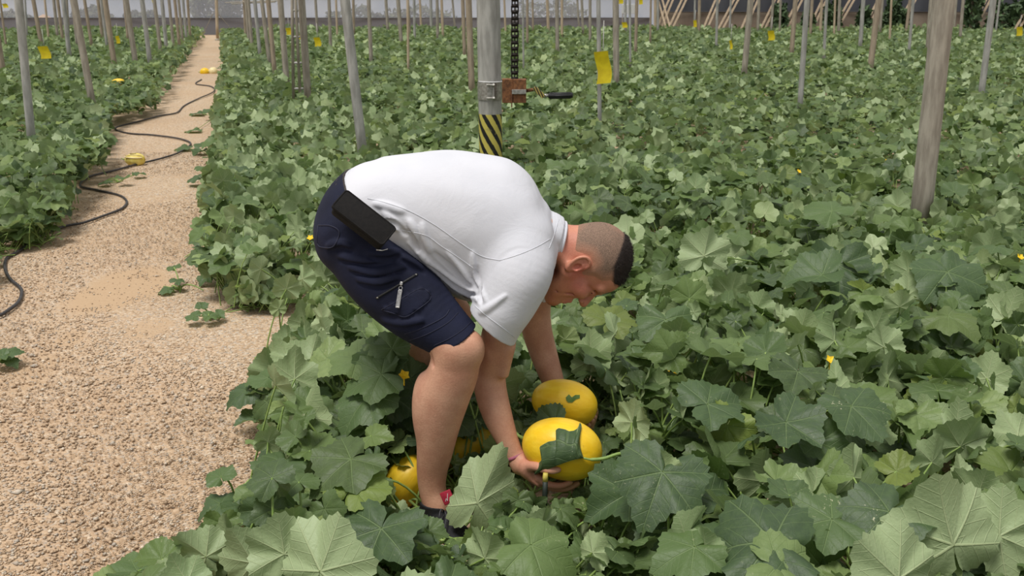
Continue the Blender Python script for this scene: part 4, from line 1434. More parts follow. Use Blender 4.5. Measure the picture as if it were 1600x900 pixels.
# ------------------------------------------------------------------ distance-field sculpting for the man
class Grid:
    def __init__(s, lo, hi, h):
        s.lo, s.h = np.asarray(lo, float), h
        s.n = np.ceil((np.asarray(hi, float) - s.lo) / h).astype(int) + 1
        s.D = np.full(tuple(s.n), 1.0, np.float32)

    def block(s, lo, hi):
        a = np.clip(np.floor((np.asarray(lo) - s.lo) / s.h).astype(int), 0, s.n)
        b = np.clip(np.ceil((np.asarray(hi) - s.lo) / s.h).astype(int) + 1, 0, s.n)
        if np.any(b <= a):
            return None, None
        sl = tuple(slice(i, j) for i, j in zip(a, b))
        ax = [(s.lo[k] + s.h * np.arange(a[k], b[k])).astype(np.float32) for k in range(3)]
        return sl, (ax[0][:, None, None], ax[1][None, :, None], ax[2][None, None, :])

    def union(s, sl, d, k):
        A = s.D[sl]
        if k <= 0:
            s.D[sl] = np.minimum(A, d)
        else:
            hh = np.maximum(k - np.abs(A - d), 0) / k
            s.D[sl] = np.minimum(A, d) - hh * hh * k * 0.25

    def cut(s, sl, d, k):
        A = s.D[sl]
        d = -d
        hh = np.maximum(k - np.abs(A - d), 0) / k
        s.D[sl] = np.maximum(A, d) + hh * hh * k * 0.25

    def loft(s, st, w, k=0.02, n=9, op='union', cap=1.0):
        """st rows: x,y,z,a,b ; a half width along w, b half width across"""
        st = spline(np.array(st, float), n) if len(st) > 2 else np.array(st, float)
        w = unit(w)
        parts = None
        m = st[:, 3:].max() + k + 4 * s.h
        lo, hi = st[:, :3].min(0) - m, st[:, :3].max(0) + m
        sl, xyz = s.block(lo, hi)
        if sl is None:
            return
        out = np.full(s.D[sl].shape, 1.0, np.float32)
        sub = Grid(lo, hi, s.h)
        sub.lo = s.lo + s.h * np.array([q.start for q in sl])
        sub.n = np.array(out.shape)
        sub.D = out
        for A, B in zip(st[:-1], st[1:]):
            mm = max(A[3:].max(), B[3:].max()) + k + 4 * s.h
            l2, h2 = np.minimum(A[:3], B[:3]) - mm, np.maximum(A[:3], B[:3]) + mm
            s2, (X, Y, Z) = sub.block(l2, h2)
            if s2 is None:
                continue
            d = B[:3] - A[:3]
            L2 = d @ d + 1e-12
            ax = d / math.sqrt(L2)
            v = unit(np.cross(ax, w))
            w2 = np.cross(v, ax)
            t = np.clip(((X - A[0]) * d[0] + (Y - A[1]) * d[1] + (Z - A[2]) * d[2]) / L2, 0, 1)
            a = A[3] + (B[3] - A[3]) * t
            b = A[4] + (B[4] - A[4]) * t
            qx, qy, qz = X - A[0] - d[0] * t, Y - A[1] - d[1] * t, Z - A[2] - d[2] * t
            x = qx * w2[0] + qy * w2[1] + qz * w2[2]
            y = qx * v[0] + qy * v[1] + qz * v[2]
            z = qx * ax[0] + qy * ax[1] + qz * ax[2]
            c = np.minimum(a, b) * cap
            k0 = np.sqrt((x / a) ** 2 + (y / b) ** 2 + (z / c) ** 2)
            k1 = np.sqrt((x / a ** 2) ** 2 + (y / b ** 2) ** 2 + (z / c ** 2) ** 2) + 1e-9
            sub.D[s2] = np.minimum(sub.D[s2], k0 * (k0 - 1) / k1)
        if op == 'union':
            s.union(sl, out, k)
        else:
            s.cut(sl, out, k)

    def ball(s, c, r, k=0.01, axes=None, op='union'):
        r = np.asarray(r if hasattr(r, '__len__') else [r] * 3, float)
        c = np.asarray(c, float)
        m = r.max() + k + 4 * s.h
        sl, xyz = s.block(c - m, c + m)
        if sl is None:
            return
        X, Y, Z = xyz[0] - c[0], xyz[1] - c[1], xyz[2] - c[2]
        ax = np.eye(3) if axes is None else np.asarray(axes, float)
        q = [X * ax[i][0] + Y * ax[i][1] + Z * ax[i][2] for i in range(3)]
        k0 = np.sqrt(sum((q[i] / r[i]) ** 2 for i in range(3)))
        k1 = np.sqrt(sum((q[i] / r[i] ** 2) ** 2 for i in range(3))) + 1e-9
        d = k0 * (k0 - 1) / k1
        (s.union if op == 'union' else s.cut)(sl, d, k)

    def cyl(s, p, q, r0, r1=None, k=0.01, op='union'):
        r1 = r0 if r1 is None else r1
        d = unit(np.asarray(q, float) - p)
        w = [0, 1, 0] if abs(d[1]) < 0.9 else [1, 0, 0]
        s.loft([[*p, r0, r0], [*q, r1, r1]], w, k, op=op)

    def plane(s, p, n, k=0.0):
        """remove everything on the side the normal points to"""
        X, Y, Z = s.block(s.lo, s.lo + s.h * s.n)[1]
        d = (X - p[0]) * n[0] + (Y - p[1]) * n[1] + (Z - p[2]) * n[2]
        s.D = np.maximum(s.D, d.astype(np.float32))

    def sample(s, p):
        q = (np.asarray(p) - s.lo) / s.h
        i = np.clip(np.round(q).astype(int), 0, s.n - 1)
        return s.D[i[..., 0], i[..., 1], i[..., 2]]

    def hit(s, px, py, lift=0.0):
        """first point of the surface met by the sight line through a point of the photo"""
        d = unit(ray(px, py))
        t = np.arange(2.0, 3.6, s.h * 0.4)
        pts = CAMP + d * t[:, None]
        ok = np.all((pts > s.lo) & (pts < s.lo + s.h * (s.n - 1)), 1)
        v = np.where(ok, s.sample(pts), 1.0)
        i = np.nonzero(v < 0)[0]
        if not len(i):
            return None
        lo_, hi_ = t[max(i[0] - 3, 0)], t[min(i[0] + 2, len(t) - 1)]
        for _ in range(12):
            m_ = 0.5 * (lo_ + hi_)
            if s.tri(CAMP + d * m_) < 0:
                hi_ = m_
            else:
                lo_ = m_
        return CAMP + d * (hi_ - lift)

    def tri(s, p):
        q = np.clip((np.asarray(p) - s.lo) / s.h, 0, s.n - 2.001)
        i = np.floor(q).astype(int)
        f = q - i
        c = s.D[i[0]:i[0] + 2, i[1]:i[1] + 2, i[2]:i[2] + 2].astype(float)
        c = c[0] * (1 - f[0]) + c[1] * f[0]
        c = c[0] * (1 - f[1]) + c[1] * f[1]
        return c[0] * (1 - f[2]) + c[1] * f[2]

    def mesh(s, smooth_it=3):
        D = s.D
        neg = D < 0
        c = neg[:-1, :-1, :-1].astype(np.uint8)
        cnt = np.zeros(tuple(s.n - 1), np.uint8)
        for i in (0, 1):
            for j in (0, 1):
                for k in (0, 1):
                    cnt += neg[i:i + s.n[0] - 1, j:j + s.n[1] - 1, k:k + s.n[2] - 1]
        act = (cnt > 0) & (cnt < 8)
        I = np.argwhere(act)
        idx = np.full(act.shape, -1, np.int32)
        idx[act] = np.arange(len(I))
        acc = np.zeros((len(I), 3)); num = np.zeros(len(I))
        cor = {}
        for i in (0, 1):
            for j in (0, 1):
                for k in (0, 1):
                    cor[i, j, k] = D[I[:, 0] + i, I[:, 1] + j, I[:, 2] + k].astype(float)
        for p in cor:
            for ax in range(3):
                if p[ax] == 0:
                    q = tuple(1 if a == ax else p[a] for a in range(3))
                    a, b = cor[p], cor[q]
                    m = (a < 0) != (b < 0)
                    t = np.where(m, a / np.where(m, a - b, 1), 0)
                    pos = np.array(p, float)[None] + np.zeros((len(I), 3))
                    pos[:, ax] += t
                    acc[m] += pos[m]; num[m] += 1
        V = s.lo + s.h * (I + acc / num[:, None])
        F = []
        for ax in range(3):
            b, c_ = (ax + 1) % 3, (ax + 2) % 3
            sl0 = [slice(1, -1)] * 3
            n0 = np.array(D.shape)
            lo_ = [0, 0, 0]; hi_ = list(n0 - 1)
            lo_[b] = 1; lo_[c_] = 1
            sA = tuple(slice(lo_[k], hi_[k]) for k in range(3))
            sB = tuple(slice(lo_[k] + (1 if k == ax else 0), hi_[k] + (1 if k == ax else 0)) for k in range(3))
            ch = neg[sA] != neg[sB]
            E = np.argwhere(ch) + np.array(lo_)
            inside = neg[E[:, 0], E[:, 1], E[:, 2]]
            def cell(db, dc):
                q = E.copy(); q[:, b] += db; q[:, c_] += dc
                return idx[q[:, 0], q[:, 1], q[:, 2]]
            f = np.stack([cell(-1, -1), cell(0, -1), cell(0, 0), cell(-1, 0)], 1)
            f[~inside] = f[~inside][:, ::-1]
            F.append(f[(f >= 0).all(1)])
        F = np.concatenate(F)
        # a little Taubin smoothing
        e = np.concatenate([F[:, [0, 1]], F[:, [1, 2]], F[:, [2, 3]], F[:, [3, 0]]])
        deg = np.bincount(e.ravel(), minlength=len(V)).astype(float)[:, None]
        for it in range(smooth_it * 2):
            S = np.zeros_like(V)
            for k in range(3):
                S[:, k] = np.bincount(e[:, 0], V[e[:, 1], k], len(V)) + np.bincount(e[:, 1], V[e[:, 0], k], len(V))
            V = V + (0.55 if it % 2 == 0 else -0.57) * (S / deg - V)
        return V, F


def st(px, py, Y, a, b):
    return [*P(px, py, Y), a, b]


WY = np.array([0, 1.0, 0])

# head frame
HO = P(904, 424, 2.610) + np.array([0, 0.076, 0])
HF = unit([0.27, 0.03, -0.963])
HS = np.array([0, -1.0, 0])
HS = unit(HS - HF * (HS @ HF))
HU = unit(np.cross(HS, HF))
HK = 1.0


def hd(f, u, s_=0.0):
    return HO + HK * (HF * f + HU * u + HS * s_)


AX = np.array([HF, HU, HS])


def build_head(g, hair=False):
    r = lambda *a: np.array(a) * HK
    g.ball(hd(-0.007, 0.064), r(0.093, 0.091, 0.077), 0.0, AX)
    g.ball(hd(-0.040, 0.018), r(0.058, 0.058, 0.060), 0.03, AX)
    g.ball(hd(0.052, 0.068), r(0.050, 0.050, 0.060), 0.02, AX)
    g.ball(hd(0.040, -0.008), r(0.056, 0.088, 0.060), 0.02, AX)
    if hair:
        return
    for s_ in (-1, 1):
        g.cyl(hd(-0.002, -0.030, s_ * 0.054), hd(0.070, -0.085, s_ * 0.018), 0.022 * HK, 0.018 * HK, 0.025)
        g.ball(hd(0.060, -0.006, s_ * 0.044), r(0.028, 0.018, 0.020), 0.02, AX)
        g.cyl(hd(0.089, 0.043, s_ * 0.010), hd(0.070, 0.046, s_ * 0.050), 0.012 * HK, None, 0.014)
    g.ball(hd(0.078, -0.090), r(0.022, 0.022, 0.024), 0.02, AX)
    g.cyl(hd(0.094, 0.030), hd(0.117, -0.010), 0.008 * HK, 0.0125 * HK, 0.012)
    for s_ in (-1, 1):
        g.ball(hd(0.091, 0.023, s_ * 0.034), r(0.016, 0.012, 0.018), 0.012, AX, 'cut')
        g.ball(hd(0.0785, 0.022, s_ * 0.033), r(0.0125, 0.0115, 0.0135), 0.003, AX)
        g.ball(hd(0.104, -0.015, s_ * 0.0125), r(0.009, 0.008, 0.008), 0.006, AX)
        g.cyl(hd(0.0845, 0.0195, s_ * 0.023), hd(0.0800, 0.0190, s_ * 0.045), 0.0024, None, 0.003, 'cut')   # closed lid line
        g.cyl(hd(0.083, 0.032, s_ * 0.020), hd(0.074, 0.031, s_ * 0.048), 0.0032, None, 0.005, 'cut')       # lid crease
        g.cyl(hd(0.068, 0.022, s_ * 0.052), hd(0.052, 0.016, s_ * 0.060), 0.0028, None, 0.005, 'cut')       # crow's foot
        g.cyl(hd(0.098, -0.012, s_ * 0.020), hd(0.074, -0.060, s_ * 0.037), 0.0038, 0.0028, 0.009, 'cut')    # cheek crease
        g.cyl(hd(0.070, -0.020, s_ * 0.046), hd(0.045, -0.072, s_ * 0.047), 0.0032, 0.0022, 0.008, 'cut')
    g.cyl(hd(0.093, -0.046, -0.016), hd(0.093, -0.046, 0.016), 0.0085, None, 0.008)
    g.cyl(hd(0.091, -0.060, -0.015), hd(0.091, -0.060, 0.015), 0.0090, None, 0.008)
    g.cyl(hd(0.101, -0.053, -0.020), hd(0.101, -0.053, 0.020), 0.0030, None, 0.003, 'cut')
    # ears: plate, rolled rim, lobe, hollow
    for s_ in (-1, 1):
        def ea(f, u, o=0.0):
            return hd(-0.020 + f, 0.002 + u, s_ * (0.0735 + o))
        g.ball(ea(-0.002, 0.002, 0.004), r(0.019, 0.031, 0.0075), 0.006, AX)
        rim = [(0.012, 0.006), (0.013, 0.020), (0.006, 0.031), (-0.008, 0.034), (-0.019, 0.026), (-0.022, 0.010), (-0.018, -0.006), (-0.010, -0.020), (0.000, -0.029), (0.008, -0.026)]
        hgt = [0.003, 0.006, 0.008, 0.010, 0.011, 0.011, 0.010, 0.008, 0.006, 0.003]
        rs = [0.0040, 0.0042, 0.0044, 0.0046, 0.0048, 0.0048, 0.0046, 0.0050, 0.0062, 0.0050]
        pts = [ea(f, u, h_) for (f, u), h_ in zip(rim, hgt)]
        g.loft([[*p, q, q] for p, q in zip(pts, rs)], HS, 0.003, 3)
        g.ball(ea(0.003, -0.002, 0.012), r(0.0095, 0.0130, 0.011), 0.003, AX, 'cut')
        g.ball(ea(-0.006, 0.016, 0.014), r(0.0085, 0.0085, 0.006), 0.003, AX, 'cut')
        g.ball(ea(0.012, -0.006, 0.009), r(0.0045, 0.0070, 0.0045), 0.003, AX)


def finger(g, pts, r0, r1, k=0.004):
    rr = np.linspace(r0, r1, len(pts))
    g.loft([[*p, q, q] for p, q in zip(pts, rr)], [0.1, 0.2, 1.0], k, 4)


def build_man():
    man = empty('person', G(676, 800, 0), 'man in white shirt and navy shorts bending over to lift yellow melons', 'person')
    org = np.array(man.location)
    g = Grid((-0.52, 2.26, 0.03), (0.46, 3.02, 1.08), 0.0032)
    # trunk (under the shirt)
    g.loft([st(556, 335, 2.69, 0.13, 0.075), st(600, 322, 2.69, 0.135, 0.085), st(690, 320, 2.69, 0.145, 0.105), st(770, 335, 2.69, 0.16, 0.12), st(825, 362, 2.69, 0.15, 0.085), st(848, 372, 2.69, 0.09, 0.06)], WY, 0.03)
    # neck
    g.loft([st(842, 374, 2.69, 0.066, 0.066), st(866, 378, 2.69, 0.060, 0.058), st(884, 386, 2.688, 0.058, 0.060), st(905, 397, 2.685, 0.055, 0.058)], WY, 0.02)
    hg = Grid(HO - 0.19, HO + 0.22, 0.0032)
    hg.lo = g.lo + g.h * np.round((hg.lo - g.lo) / g.h)
    build_head(hg)
    i0 = np.round((hg.lo - g.lo) / g.h).astype(int)
    a0 = np.clip(i0, 0, g.n); a1 = np.clip(i0 + hg.n, 0, g.n)
    sl = tuple(slice(x, y) for x, y in zip(a0, a1))
    sh = tuple(slice(x - i, y - i) for x, y, i in zip(a0, a1, i0))
    g.union(sl, hg.D[sh], 0.022)
    # neck cords and skin folds
    g.cyl(P(872, 396, 2.630), hd(-0.024, -0.030, 0.050), 0.014, 0.010, 0.03)
    g.cyl(P(884, 352, 2.66), P(889, 378, 2.615), 0.0016, None, 0.006, 'cut')
    g.cyl(P(890, 352, 2.66), P(881, 392, 2.61), 0.0014, None, 0.006, 'cut')
    # near leg
    g.loft([st(548, 350, 2.61, 0.080, 0.085), st(600, 415, 2.58, 0.080, 0.086), st(655, 478, 2.53, 0.070, 0.074), st(697, 524, 2.49, 0.060, 0.060), st(713, 545, 2.475, 0.056, 0.058)], WY, 0.02)
    g.loft([st(713, 543, 2.475, 0.056, 0.060), st(709, 578, 2.475, 0.055, 0.067), st(695, 618, 2.48, 0.056, 0.068), st(685, 660, 2.485, 0.052, 0.061), st(680, 700, 2.488, 0.044, 0.051), st(675, 738, 2.49, 0.035, 0.042), st(676, 766, 2.49, 0.034, 0.038), st(684, 792, 2.48, 0.034, 0.040)], WY, 0.02)
    g.ball(P(739, 545, 2.462), (0.028, 0.030, 0.040), 0.03)
    g.ball(P(664, 628, 2.50), (0.030, 0.040, 0.080), 0.04)
    g.cyl(P(680, 572, 2.45), P(672, 556, 2.455), 0.003, None, 0.012, 'cut')
    # far leg
    g.loft([st(562, 355, 2.79, 0.08, 0.085), st(640, 425, 2.83, 0.075, 0.078), st(690, 474, 2.83, 0.06, 0.062), st(704, 492, 2.825, 0.056, 0.058)], WY, 0.02)
    g.loft([st(704, 490, 2.825, 0.056, 0.058), st(684, 518, 2.84, 0.054, 0.058), st(656, 546, 2.86, 0.053, 0.056), st(620, 586, 2.88, 0.042, 0.046), st(592, 622, 2.90, 0.034, 0.038), st(578, 645, 2.90, 0.033, 0.040)], WY, 0.02)
    # near arm
    g.loft([st(815, 405, 2.545, 0.058, 0.062), st(793, 480, 2.53, 0.050, 0.052), st(775, 540, 2.55, 0.045, 0.046), st(767, 576, 2.57, 0.041, 0.043), st(766, 606, 2.565, 0.040, 0.045), st(777, 648, 2.54, 0.036, 0.041), st(793, 688, 2.515, 0.027, 0.031), st(806, 715, 2.497, 0.020, 0.026), st(815, 727, 2.487, 0.021, 0.030)], WY, 0.02)
    g.cyl(P(795, 545, 2.52), P(789, 585, 2.53), 0.012, 0.010, 0.03)
    # far arm
    g.loft([st(845, 395, 2.85, 0.058, 0.060), st(836, 470, 2.90, 0.050, 0.050), st(838, 510, 2.91, 0.046, 0.047), st(848, 548, 2.91, 0.041, 0.043), st(862, 590, 2.885, 0.033, 0.036), st(874, 625, 2.85, 0.023, 0.029), st(884, 645, 2.815, 0.024, 0.032)], WY, 0.02)
    # right hand: palm up under the lower melon, thumb on the near side
    g.loft([st(812, 722, 2.490, 0.022, 0.026), st(828, 737, 2.475, 0.032, 0.021), st(845, 751, 2.462, 0.036, 0.015)], WY, 0.012)
    finger(g, [P(842, 748, 2.434), P(858, 757, 2.428), P(876, 759, 2.432), P(891, 754, 2.440)], 0.0105, 0.0078)
    finger(g, [P(846, 752, 2.455), P(866, 763, 2.452), P(886, 763, 2.456), P(902, 756, 2.462)], 0.0105, 0.0080)
    finger(g, [P(846, 754, 2.478), P(866, 763, 2.478), P(884, 763, 2.480), P(898, 757, 2.484)], 0.0100, 0.0075)
    finger(g, [P(845, 754, 2.500), P(860, 762, 2.504), P(875, 762, 2.506), P(886, 757, 2.508)], 0.0090, 0.0068)
    g.ball(P(826, 732, 2.455), (0.026, 0.022, 0.022), 0.02)
    finger(g, [P(822, 728, 2.452), P(838, 729, 2.418), P(852, 733, 2.396), P(864, 735, 2.390), P(872, 734, 2.392)], 0.0140, 0.0085, 0.010)
    # left hand: under the far side of the upper melon, fingertips at its right end
    g.loft([st(884, 645, 2.815, 0.026, 0.028), st(893, 657, 2.785, 0.036, 0.020), st(903, 665, 2.755, 0.038, 0.015)], [0.5, 0.85, 0], 0.012)
    finger(g, [P(908, 663, 2.775), P(922, 665, 2.765), P(928, 655, 2.765), P(931, 643, 2.755)], 0.0105, 0.0082)
    finger(g, [P(908, 666, 2.755), P(922, 668, 2.738), P(925, 660, 2.735), P(929, 652, 2.722)], 0.0105, 0.0080)
    finger(g, [P(905, 668, 2.735), P(918, 670, 2.715), P(922, 664, 2.705), P(926, 658, 2.698)], 0.0100, 0.0075)
    finger(g, [P(901, 669, 2.715), P(911, 672, 2.695), P(916, 668, 2.685), P(920, 664, 2.680)], 0.0090, 0.0068)
    finger(g, [P(890, 650, 2.82), P(900, 640, 2.815), P(908, 632, 2.80), P(912, 626, 2.785)], 0.0140, 0.0090, 0.010)
    V, F = g.mesh(2)
    # natural skin tones: ruddy face, neck and ears; tanned arms and legs; paler knee hollow, lips
    q = (V - HO) / HK
    f_, u_, s_ = q @ HF, q @ HU, np.abs(q @ HS)
    dist = np.linalg.norm(q - HF * 0.03 - HU * 0.01, axis=1)
    face = np.clip((0.20 - dist) / 0.06, 0, 1)
    ear = np.clip(1 - np.hypot((f_ + 0.004) / 0.035, (u_) / 0.045), 0, 1) * (s_ > 0.06) + 0.8 * np.clip(1 - np.hypot((f_ - 0.04) / 0.05, (u_ + 0.02) / 0.05), 0, 1) * face
    lips = np.clip(1 - np.hypot((f_ - 0.10) / 0.022, (u_ + 0.053) / 0.013), 0, 1) * (s_ < 0.025)
    hand = np.clip(1 - np.linalg.norm(V - P(850, 742, 2.45), axis=1) / 0.11, 0, 1) * 2
    A = np.stack([face, np.clip(ear + lips, 0, 1), np.clip(hand, 0, 1)], 1)
    t = NT('skin')
    at = t.n('ShaderNodeAttribute', attribute_name='sk')
    sc = t.n('ShaderNodeSeparateColor')
    t.l(at.outputs['Color'], sc.inputs[0])
    ob = t.coord()
    n1 = t.smooth(t.noise(ob, 16, 4), 0.3, 0.7)
    limb = t.mix(n1, rgba((196, 142, 116)), rgba((212, 162, 134)))
    fc = t.mix(n1, rgba((192, 124, 102)), rgba((208, 144, 118)))
    c = t.mix(sc.outputs[0], limb, fc)
    c = t.mix(t.math('MULTIPLY', sc.outputs[1], 0.55), c, rgba((196, 92, 84)))
    c = t.mix(t.math('MULTIPLY', sc.outputs[2], 0.6), c, rgba((206, 142, 122)))
    n2 = t.noise(ob, 220, 3)
    c = t.mix(t.math('MULTIPLY', t.smooth(n2, 0.35, 0.65), 0.14), c, rgba((150, 96, 74)))
    hgt = t.math('ADD', n2, t.math('MULTIPLY', t.noise(ob, 60, 4), 0.8))
    M['skin'] = t.done(t.bsdf(c, 0.52, 0, t.bump(hgt, 0.22, 0.003), 0.4))
    np_mesh('body', V - org, F, M['skin'], man, attr={'sk': A})

    # ---------------- hair: clipped sides, darker longer top
    h = Grid(HO - 0.17, HO + 0.20, 0.0026)
    build_head(h, True)
    X, Y, Z = h.block(h.lo, h.lo + h.h * h.n)[1]
    X, Y, Z = (X - HO[0]) / HK, (Y - HO[1]) / HK, (Z - HO[2]) / HK
    f3 = X * HF[0] + Y * HF[1] + Z * HF[2]
    u3 = X * HU[0] + Y * HU[1] + Z * HU[2]
    s3 = np.abs(X * HS[0] + Y * HS[1] + Z * HS[2])
    pol = np.array([(0.092, 0.108), (0.072, 0.092), (0.050, 0.078), (0.046, 0.055), (0.024, 0.036), (0.014, 0.004), (0.002, 0.002), (-0.002, 0.034), (-0.016, 0.044), (-0.036, 0.040), (-0.046, 0.022), (-0.047, 0.000), (-0.066, -0.010), (-0.12, 0.000), (-0.15, 0.10), (-0.03, 0.20), (0.10, 0.18)])

    def poly_sd(px, py):
        d = np.full(px.shape, 9.0, np.float32)
        ins = in_poly(px, py, pol)
        for i in range(len(pol)):
            a, b = pol[i - 1], pol[i]
            e = b - a
            tt = np.clip(((px - a[0]) * e[0] + (py - a[1]) * e[1]) / (e @ e), 0, 1)
            d = np.minimum(d, np.hypot(px - a[0] - e[0] * tt, py - a[1] - e[1] * tt))
        return np.where(ins, d, -d)

    def dark_of(f, u, s):
        e = u - (0.092 + np.where(f > 0.01, -0.25 * (f - 0.01), -0.85 * (f - 0.01)))
        return np.clip(e / 0.024 + 0.35, 0, 1)
    sd = poly_sd(f3, u3)
    dk = dark_of(f3, u3, s3)
    rr = np.random.default_rng(3)
    th = np.clip(sd / 0.012, -1, 1) * 0.0022 + 0.0060 * np.clip(dk * 0.6, 0, 1) ** 1.5 * np.clip(sd / 0.01, 0, 1)
    h.D = h.D - th.astype(np.float32)
    h.D = np.where(sd < -0.004, np.maximum(h.D, 0.01), h.D).astype(np.float32)
    h.D = np.maximum(h.D, (-(h.D + 0.016)).astype(np.float32))
    HV, HFc = h.mesh(2)
    q = (HV - HO) / HK
    hf, hu, hs = q @ HF, q @ HU, np.abs(q @ HS)
    hsd = poly_sd(hf, hu)
    att = np.stack([dark_of(hf, hu, hs), np.clip(hsd / 0.034, 0, 1), np.zeros(len(HV))], 1)
    nv0 = len(HV)
    # short bristles give the top its fuzzy outline
    cen = hd(-0.012, 0.062)
    cand = np.nonzero((att[:, 0] > 0.55) & (np.linalg.norm(HV - cen, axis=1) > 0.085))[0]
    pick = rr.choice(cand, 5200)
    nrm = unit_rows(HV[pick] - cen)
    dirn = unit_rows(nrm + 0.35 * HF + rr.normal(0, 0.28, nrm.shape))
    sdv = unit_rows(np.cross(dirn, rr.normal(size=nrm.shape)))
    ln = rr.uniform(0.005, 0.011, (len(pick), 1))
    b0 = HV[pick] - nrm * 0.002 + rr.normal(0, 0.001, nrm.shape)
    SV = np.stack([b0 - sdv * 0.0006, b0 + sdv * 0.0006, b0 + dirn * ln], 1).reshape(-1, 3)
    SF = np.arange(len(SV)).reshape(-1, 3) + nv0
    t = NT('hair')
    at = t.n('ShaderNodeAttribute', attribute_name='hc')
    sc = t.n('ShaderNodeSeparateColor')
    t.l(at.outputs['Color'], sc.inputs[0])
    ob = t.coord()
    fine = t.noise(ob, 700, 2)
    stub = t.mix(t.smooth(fine, 0.35, 0.65), rgba((160, 132, 112)), rgba((98, 80, 70)))
    stub = t.mix(sc.outputs[1], rgba((188, 136, 110)), stub)
    dark = t.mix(fine, rgba((34, 28, 26)), rgba((58, 48, 44)))
    c = t.mix(t.smooth(t.math('ADD', sc.outputs[0], t.math('MULTIPLY', t.math('SUBTRACT', fine, 0.5), 0.5)), 0.2, 0.75), stub, dark)
    M['hair'] = t.done(t.bsdf(c, 0.7, 0, t.bump(fine, 0.6, 0.003), 0.3))
    np_mesh('hair', np.concatenate([HV, SV]) - org, [HFc, SF], M['hair'], man, attr={'hc': np.concatenate([att, np.tile([[1.0, 1, 0]], (len(SV), 1))])})
    # eyebrow and lashes on the near side and far side
    for s_ in (-1, 1):
        b = MB(org)
        for k in range(60):
            tt = rr.uniform(0, 1)
            p0 = hd(0.098 - 0.020 * tt, 0.040 + 0.008 * tt + rr.normal(0, 0.002), s_ * (0.013 + 0.038 * tt))
            b.tube([p0, p0 + HK * (HF * 0.004 + HU * 0.002 + HS * s_ * 0.006)], [0.0007, 0.0003], 3)
        b.build('eyebrow', M['hair'], man)

    # the waist: back centre, near hip, belly
    WB, WN, WF = P(541, 274, 2.69), P(563, 338, 2.525), P(652, 408, 2.69)
    w_n = unit(np.cross(WB - WF, WN - WF))
    if w_n @ (P(700, 330, 2.69) - WB) < 0:
        w_n = -w_n

    def waist_cut(g_, upper, off=0.0):
        X, Y_, Z = g_.block(g_.lo, g_.lo + g_.h * g_.n)[1]
        dd = (X - WB[0]) * w_n[0] + (Y_ - WB[1]) * w_n[1] + (Z - WB[2]) * w_n[2] - off
        g_.D = np.maximum(g_.D, (dd if upper else -dd).astype(np.float32))

    # ---------------- shirt
    s = Grid((-0.48, 2.36, 0.50), (0.20, 3.02, 1.10), 0.0032)
    T = [(519, 303, 560, 343, .150), (541, 267, 586, 352, .160), (573, 247, 612, 380, .172), (638, 235, 662, 418, .184), (705, 232.5, 716, 450, .190), (768, 244, 754, 476, .196), (815, 274, 798, 470, .192), (851, 306, 832, 440, .150), (875, 334, 853, 402, .098), (890, 354, 872, 402, .075)]
    s.loft([st((a + c) / 2, (b + d) / 2, 2.69, w_, px_m(math.hypot(a - c, b - d) / 2, 2.66, 330)) for a, b, c, d, w_ in T], WY, 0.0, 18, cap=0.42)
    s.loft([st(822, 378, 2.575, .070, .070), st(812, 425, 2.525, .086, .086), st(788, 476, 2.51, .082, .080), st(770, 511, 2.515, .077, .0735), st(748, 552, 2.53, .076, .073)], WY, 0.035)
    s.loft([st(836, 372, 2.83, .075, .070), st(844, 415, 2.87, .080, .080), st(838, 470, 2.90, .074, .072), st(838, 500, 2.90, .074, .072)], WY, 0.035)
    # folds: from the armpit over the flank, and hanging belly cloth
    def fold(pts, r=0.006, k=0.013, cut=False, lift=0.0):
        r = r * 0.6
        w3 = [s.hit(x, y, -0.25 * r) for x, y in spline(np.array(pts, float), 7)]
        w3 = [p for p in w3 if p is not None]
        if len(w3) < 4:
            return
        sp = np.array(w3)
        for _ in range(3):
            sp[1:-1] = (sp[:-2] + 2 * sp[1:-1] + sp[2:]) / 4
        rr_ = r * np.sin(np.linspace(0.25, math.pi - 0.25, len(sp)))
        for p, q, ra, rb in zip(sp[:-1], sp[1:], rr_[:-1], rr_[1:]):
            s.cyl(p, q, max(ra, 0.001), max(rb, 0.001), k, 'cut' if cut else 'union')
    folds = [([(752, 472), (728, 430), (700, 395)], .007), ([(746, 468), (700, 440), (655, 395)], .008), ([(738, 455), (690, 425), (640, 380)], .006), ([(760, 470), (742, 425), (738, 395)], .006),
             ([(600, 330), (612, 345), (628, 358)], .007), ([(585, 318), (605, 322), (630, 330)], .006), ([(640, 345), (648, 360), (650, 380)], .006), ([(660, 350), (664, 372), (672, 392)], .005),
             ([(752, 488), (768, 478), (790, 462)], .004)]
    for p_, r_ in folds:
        fold(p_, r_)
    cuts = [([(750, 465), (714, 428), (680, 395)], .005), ([(745, 462), (705, 445), (668, 415)], .005), ([(606, 345), (620, 352), (634, 366)], .006), ([(640, 362), (646, 378), (652, 392)], .004), ([(752, 474), (748, 450), (744, 420)], .004)]
    for p_, r_ in cuts:
        fold(p_, r_, 0.012, True)
    # soft random slackness
    X, Y, Z = s.block(s.lo, s.lo + s.h * s.n)[1]
    s.D = s.D + (0.0022 * np.sin(23 * X + 9 * Z + 2.2 * np.sin(17 * Z + 6 * Y)) * np.sin(19 * Z - 11 * X + 1.0)).astype(np.float32)
    shirt_solid = s.D.copy()
    hit_shirt = Grid(s.lo, s.lo + s.h * (s.n - 1), s.h)
    hit_shirt.n, hit_shirt.D = s.n, shirt_solid
    s.D = np.maximum(s.D, -(s.D + 0.0075))

